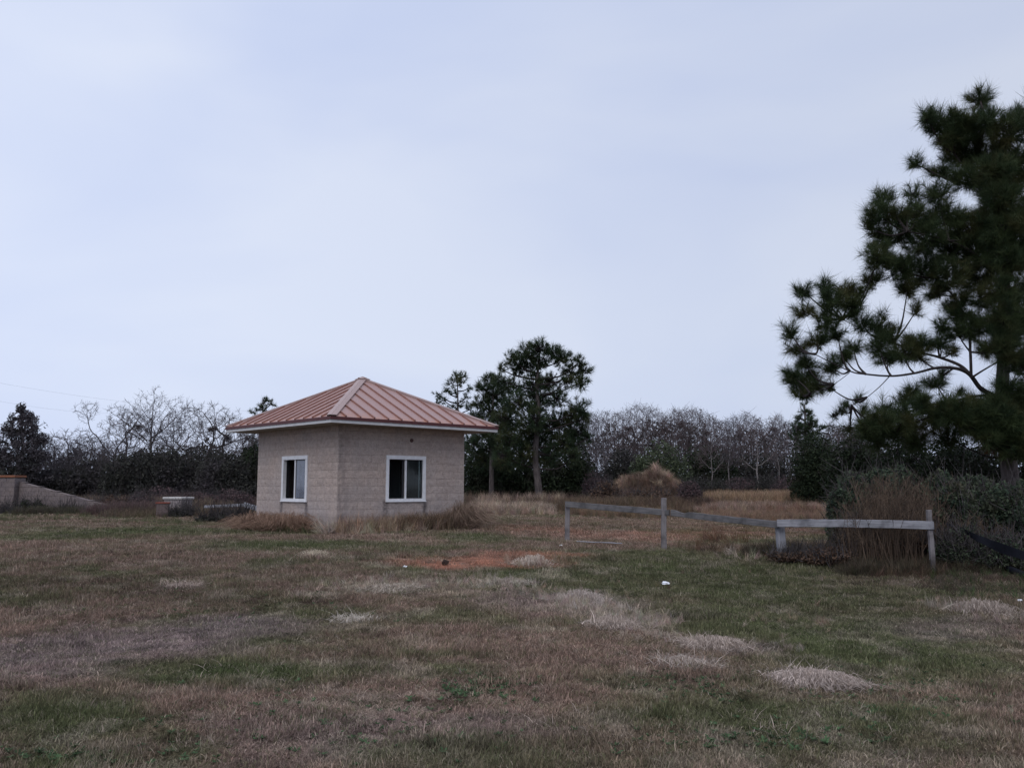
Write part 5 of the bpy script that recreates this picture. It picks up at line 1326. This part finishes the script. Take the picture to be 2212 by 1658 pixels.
lm = [[(2172, 880, 0, 0.072), (2148, 856, -.1, 0.068), (2118, 838, -.2, 0.061), (2092, 806, -.3, 0.054), (2060, 795, -.4, 0.043), (2020, 795, -.5, 0.036), (1975, 806, -.6, 0.030), (1925, 812, -.7, 0.026), (1870, 808, -.8, 0.022), (1835, 801, -.9, 0.016), (1760, 765, -1.0, 0.009)],
      [(2100, 815, -.3, 0.050), (2075, 790, -.2, 0.043), (2030, 772, 0, 0.036), (1985, 760, .1, 0.025), (1930, 740, .3, 0.018)],
      [(2098, 815, -.3, 0.040), (2096, 760, -.3, 0.036), (2090, 700, -.2, 0.029), (2060, 640, -.1, 0.022), (2020, 600, 0, 0.014)],
      [(2160, 852, .1, 0.036), (2110, 855, .3, 0.032), (2050, 868, .5, 0.029), (1995, 876, .7, 0.022), (1960, 892, .9, 0.018), (1910, 925, 1.1, 0.011)],
      [(1922, 812, -.7, 0.013), (1900, 835, -.8, 0.011), (1872, 858, -.9, 0.009), (1840, 876, -1, 0.007), (1800, 895, -1.1, 0.004)],
      [(2168, 640, 0, 0.050), (2120, 560, -.3, 0.036), (2050, 520, -.5, 0.025), (1960, 500, -.7, 0.014)],
      [(2160, 480, 0, 0.043), (2110, 400, .2, 0.032), (2060, 330, .2, 0.022)], [(2166, 600, 0, 0.043), (2230, 540, .3, 0.032), (2300, 470, .5, 0.022)],
      [(2172, 780, 0, 0.043), (2260, 720, .3, 0.032), (2330, 650, .4, 0.022)], [(2150, 330, 0, 0.029), (2210, 290, 0, 0.022)],
      [(1835, 805, -.9, 0.009), (1800, 830, -.9, 0.007), (1750, 850, -1, 0.005)], [(2000, 768, .1, 0.014), (1900, 730, .3, 0.011), (1820, 690, .3, 0.007)]]
pine('huge dark long-needled pine filling the right edge of the picture',
     [(2196, 1190, .26), (2186, 1060, .22), (2174, 960, .19), (2166, 860, .175), (2168, 760, .15), (2172, 640, .13), (2164, 480, .10), (2150, 330, .06), (2118, 220, .02)],
     lob, tuft=.32, nn=84, width=.0092, dens=26.0, D=23, seed=21, tw=.015, limbs=lm, dead=((2142, 951), (2184, 964)))

# ------------------------------------------------------------------ growth under the big pine and along the fence
GG = 'shrubs at the right behind and beside the timber fence'
sh = [(1850, 965, 60, 36, 31, 'dark green shrub tree below the tip of the pine limb', M_dark_leaf, 12000), (1945, 975, 62, 44, 29, 'dark bushy young tree left of the big pine trunk', M_dark_leaf, 14000),
      (2050, 985, 66, 52, 27.5, 'dark leafy thicket right behind the big pine branches', M_dark_leaf, 14000), (2130, 1010, 60, 50, 26, 'dark shrub at the left side of the big pine trunk', M_dark_leaf, 12000),
      (2235, 1020, 60, 60, 26, 'dark shrub at the right side of the big pine trunk', M_dark_leaf, 9000),
      (1855, 1065, 58, 46, 20.5, 'dull green shrub rising behind the left part of the pale rail', M_blue_leaf, 14000), (1940, 1050, 60, 44, 20.5, 'dull green shrub behind the middle of the pale rail', M_blue_leaf, 12000),
      (2030, 1065, 55, 50, 20, 'dull green shrub behind the last fence post', M_blue_leaf, 13000), (2110, 1085, 60, 58, 19, 'large dull green shrub right of the last fence post', M_blue_leaf, 16000),
      (2190, 1100, 60, 60, 18, 'dull green shrub at the right edge in front of the pine trunk', M_blue_leaf, 16000), (1838, 1085, 44, 52, 18.6, 'dull green shrub right behind the left end of the pale rail', M_blue_leaf, 12000), (1905, 1050, 46, 44, 18.8, 'dull green shrub crowning the dry stalks behind the pale rail', M_blue_leaf, 10000),
      (2060, 1105, 46, 60, 17.2, 'dull green shrub just right of the dry stalks', M_blue_leaf, 12000), (2260, 1130, 60, 70, 17, 'dull green shrub cut by the right edge', M_blue_leaf, 9000)]
for i, (u_, v_, a_, b2_, D_, lab, mt, n_) in enumerate(sh):
    bush('shrub', lab, 'shrub', [(u_, v_, a_, b2_), (u_-a_*.4, v_+b2_*.5, a_*.8, b2_*.8, .3), (u_+a_*.35, v_+b2_*.7, a_*.8, b2_*.9, -.2)], D_, mt, .026+.0011*D_, int(n_*1.25), 600+i, group=GG, gap=.34, gs=.35, twigs=500, stem_r=.014)
low_ = [(1860, 1150, 52, 40, 17.5, 'red-brown bramble under the left part of the pale rail', M_redbrown), (1930, 1165, 48, 46, 16.8, 'red-brown bramble under the middle of the pale rail', M_redbrown),
        (1990, 1175, 40, 44, 16.3, 'red-brown bramble beside the last fence post', M_redbrown), (2070, 1180, 52, 44, 15.8, 'dark bramble right of the last fence post', M_blue_leaf),
        (2160, 1190, 60, 40, 15.5, 'dark bramble behind the black silt fence', M_blue_leaf), (1800, 1192, 62, 13, 16.4, 'low dark scrub at the foot of the short thick post', M_redbrown),
        (1715, 1196, 60, 8, 16.9, 'low dark scrub left of the brambles', M_redbrown)]
for i, (u_, v_, a_, b2_, D_, lab, mt) in enumerate(low_):
    bush('bramble', lab, 'bramble', [(u_, v_, a_, b2_), (u_-a_*.4, v_+6, a_*.7, b2_*.7), (u_+a_*.4, v_+8, a_*.7, b2_*.7)], D_, mt, .028, 9000 if b2_ > 20 else 4000, 650+i, group='brambles around the right end of the timber fence', gap=.38 if b2_ > 20 else .47, gs=.25, twigs=900 if b2_ > 20 else 260, stem_r=.009)
# dry dog-fennel stalks standing in front of the shrubs
r = np.random.default_rng(5); acc = Acc(); n_ = 1500
u = np.concatenate([r.normal(1950, 58, 900), r.uniform(1830, 2190, 600)]); D_ = r.uniform(15.8, 18.6, n_)
base = np.array([at(a, 1180, d) for a, d in zip(u, D_)]); base[:, 2] = ground(base[:, 0], base[:, 1])-.02
h = r.uniform(.35, 1.38, n_)*np.clip(1.15-np.abs(u-1945)/260, .4, .95)*(.75+.5*vnoise(u, u*0, 22, 4))+.15
d = np.c_[r.normal(.02, .16, n_), r.normal(0, .12, n_), np.ones(n_)]
mid = base+d*(h*.55)[:, None]; tip = mid+(d+np.c_[r.normal(0, .22, n_), r.normal(0, .2, n_), np.zeros(n_)])*(h*.45)[:, None]
va = r.random(n_)
tubes(acc, base, mid, .0065, .005, 3, va); tubes(acc, mid, tip, .005, .002, 3, va)
for k_ in range(5):
    t_ = r.uniform(.35, 1, n_)[:, None]; s0 = mid*(1-t_)+tip*t_
    tubes(acc, s0, s0+np.c_[r.normal(0, .07, n_), r.normal(0, .07, n_), r.uniform(.05, .16, n_)], .0035, .002, 3, va)
link('dry_weed_stalks', acc.mesh('dry_weed_stalks'), leaf_mat('dry_stalks', (.040, .030, .024), (.145, .102, .074), None, .1), kind='stuff')

# black silt fence sagging through the brambles
M_silt = plain_mat('black_silt_fabric', (0.010, 0.011, 0.016), 0.9, 0.1, 0.3, 8)
s0 = at(2018, 1122, 15.0)
silt = empty('silt_fence', (s0[0], s0[1], gz(s0[0], s0[1])), 0, label='black silt fence strip sagging down to the right edge through the brambles', cat='silt fence')
bpy.context.view_layer.update()
def fabric(name, pts, parent, mat):
    """pts: list of (u, vtop, vbottom, D)"""
    bm = bmesh.new(); prev = None; M_ = 36; off = Vector((0, .012, 0)); inv = parent.matrix_world.inverted()
    pts = np.array(pts, float); tt = np.linspace(0, len(pts)-1, M_); rows_ = []
    for t_ in tt:
        q = [np.interp(t_, np.arange(len(pts)), pts[:, j]) for j in range(4)]
        wv = .03*math.sin(t_*2.3)
        top_ = Vector(at(q[0], q[1], q[3]+wv)); bot = Vector(at(q[0], q[2]+1.0*math.sin(t_*3), q[3]-wv)); m_ = (top_+bot)/2+Vector((0, .02*math.sin(t_*3.1), 0))
        rows_.append([bm.verts.new(inv @ p) for p in (top_, m_, bot)]+[bm.verts.new(inv @ (p+off)) for p in (top_, m_, bot)])
    for a, b_ in zip(rows_[:-1], rows_[1:]):
        for i, j in ((0, 1), (1, 2)): bm.faces.new((a[i], a[j], b_[j], b_[i])); bm.faces.new((a[j+3], a[i+3], b_[i+3], b_[j+3]))
        bm.faces.new((a[3], a[0], b_[0], b_[3])); bm.faces.new((a[2], a[5], b_[5], b_[2]))
    bmesh.ops.recalc_face_normals(bm, faces=bm.faces[:])
    me = bpy.data.meshes.new(name); bm.to_mesh(me); bm.free(); return link(name, me, mat, parent)
fabric('fabric', [(2040, 1127, 1131, 16.4), (2062, 1133, 1139, 16.1), (2085, 1143, 1150, 15.7), (2110, 1154, 1168, 15.2), (2140, 1165, 1184, 14.8), (2170, 1175, 1196, 14.3), (2212, 1190, 1210, 13.7), (2270, 1206, 1230, 13.0)], silt, M_silt)
for q_ in ((2040, 1122, 16.45, .5), (2112, 1149, 15.2, .5), (2206, 1182, 13.8, .5)):
    p = at(q_[0], q_[1], q_[2]); beam('stake', (p[0], p[1]+.05, gz(p[0], p[1])-.2), (p[0], p[1]+.05, p[2]), .035, .035, M_wood_post, silt)
# black pipe end with a white mouth by the right edge
pa = on_ground(2176, 1240); pb = on_ground(2235, 1262)
acc = Acc(); limb(acc, [pa+[0, 0, .10], (pa+pb)/2+[0, 0, .09], pb+[0, 0, .07]], [.055, .055, .055], 12)
pipe_me = acc.mesh('pipe', True, pa)
pipe = empty('drain_pipe', tuple(pa), 0, label='black drain pipe end with a white mouth lying near the right edge', cat='pipe')
link('pipe_body', pipe_me, M_silt, pipe)
M_litter = plain_mat('white_plastic', (0.78, 0.80, 0.84), 0.4, 0.4, 0.1, 20)
acc = Acc(); limb(acc, [np.array([-.05, -.015, .135]), np.array([.0, -.03, .125]), np.array([.055, -.05, .10])], [.012, .028, .018], 8)
link('mouth_collar', acc.mesh('mouth_collar', True), M_litter, pipe)

# litter
def crumple(name, label, u, v, sx_, sz_, seed, cat='litter'):
    p = on_ground(u, v); r = random.Random(seed); bm = bmesh.new()
    bmesh.ops.create_icosphere(bm, subdivisions=2, radius=1)
    for v_ in bm.verts:
        k_ = 1+r.uniform(-.35, .25); v_.co = Vector((v_.co.x*sx_*k_, v_.co.y*sx_*.7*k_, max(v_.co.z, -.3)*sz_*k_+sz_*.4))
    me = bpy.data.meshes.new(name); bm.to_mesh(me); bm.free()
    return tag(link(name, me, M_litter, None, (p[0], p[1], p[2]+.03)), label, cat)
crumple('crumpled_wrapper', 'crumpled white wrapper lying in the green grass right of centre', 1437, 1267, .06, .032, 1)
crumple('paper_scrap', 'tiny white scrap beside the foot of the first fence post', 1212, 1182, .035, .02, 2)
crumple('paper_scrap', 'tiny white scrap on the dirt left of the red patch', 875, 1229, .035, .02, 3)
crumple('paper_scrap', 'small pale scrap in the weeds near the right edge', 2203, 1303, .035, .02, 4)
# dark stump-like clod on the red dirt
p = on_ground(962, 1221); bm = bmesh.new(); bmesh.ops.create_icosphere(bm, subdivisions=2, radius=1); r_ = random.Random(3)
for v_ in bm.verts:
    k_ = 1+r_.uniform(-.3, .3); v_.co = Vector((v_.co.x*.055*k_, v_.co.y*.05*k_, v_.co.z*.06*k_+.04))
me = bpy.data.meshes.new('dirt_clod'); bm.to_mesh(me); bm.free()
tag(link('dirt_clod', me, plain_mat('dark_clod', (.05, .035, .03), .95, .05, .4, 30), None, tuple(p)), 'dark dirt clod sitting on the red dirt patch', 'clod')

# faint power lines at the upper left
M_wire = plain_mat('grey_wire', (0.14, 0.14, 0.15), 0.6, 0.2)
for a, b_, lab in (((-80, 812), (560, 888), 'upper faint power line crossing the sky at far left'), ((-80, 850), (330, 892), 'lower faint power line at far left')):
    P0 = at(a[0], a[1], 120); P1 = at(b_[0], b_[1], 150); acc = Acc()
    t_ = np.linspace(0, 1, 24)[:, None]; Q = P0*(1-t_)+P1*t_; Q[:, 2] -= (4*t_*(1-t_)*1.0)[:, 0]
    tubes(acc, Q[:-1], Q[1:], .007, .007, 4); tag(link('power_line', acc.mesh('power_line', False), M_wire), lab, 'power line', 'power lines')

tris = sum(sum(len(p.vertices)-2 for p in o.data.polygons) for o in bpy.data.objects if o.type == 'MESH' and o.name in scene.objects) if False else 0
print('objects', len(scene.objects))
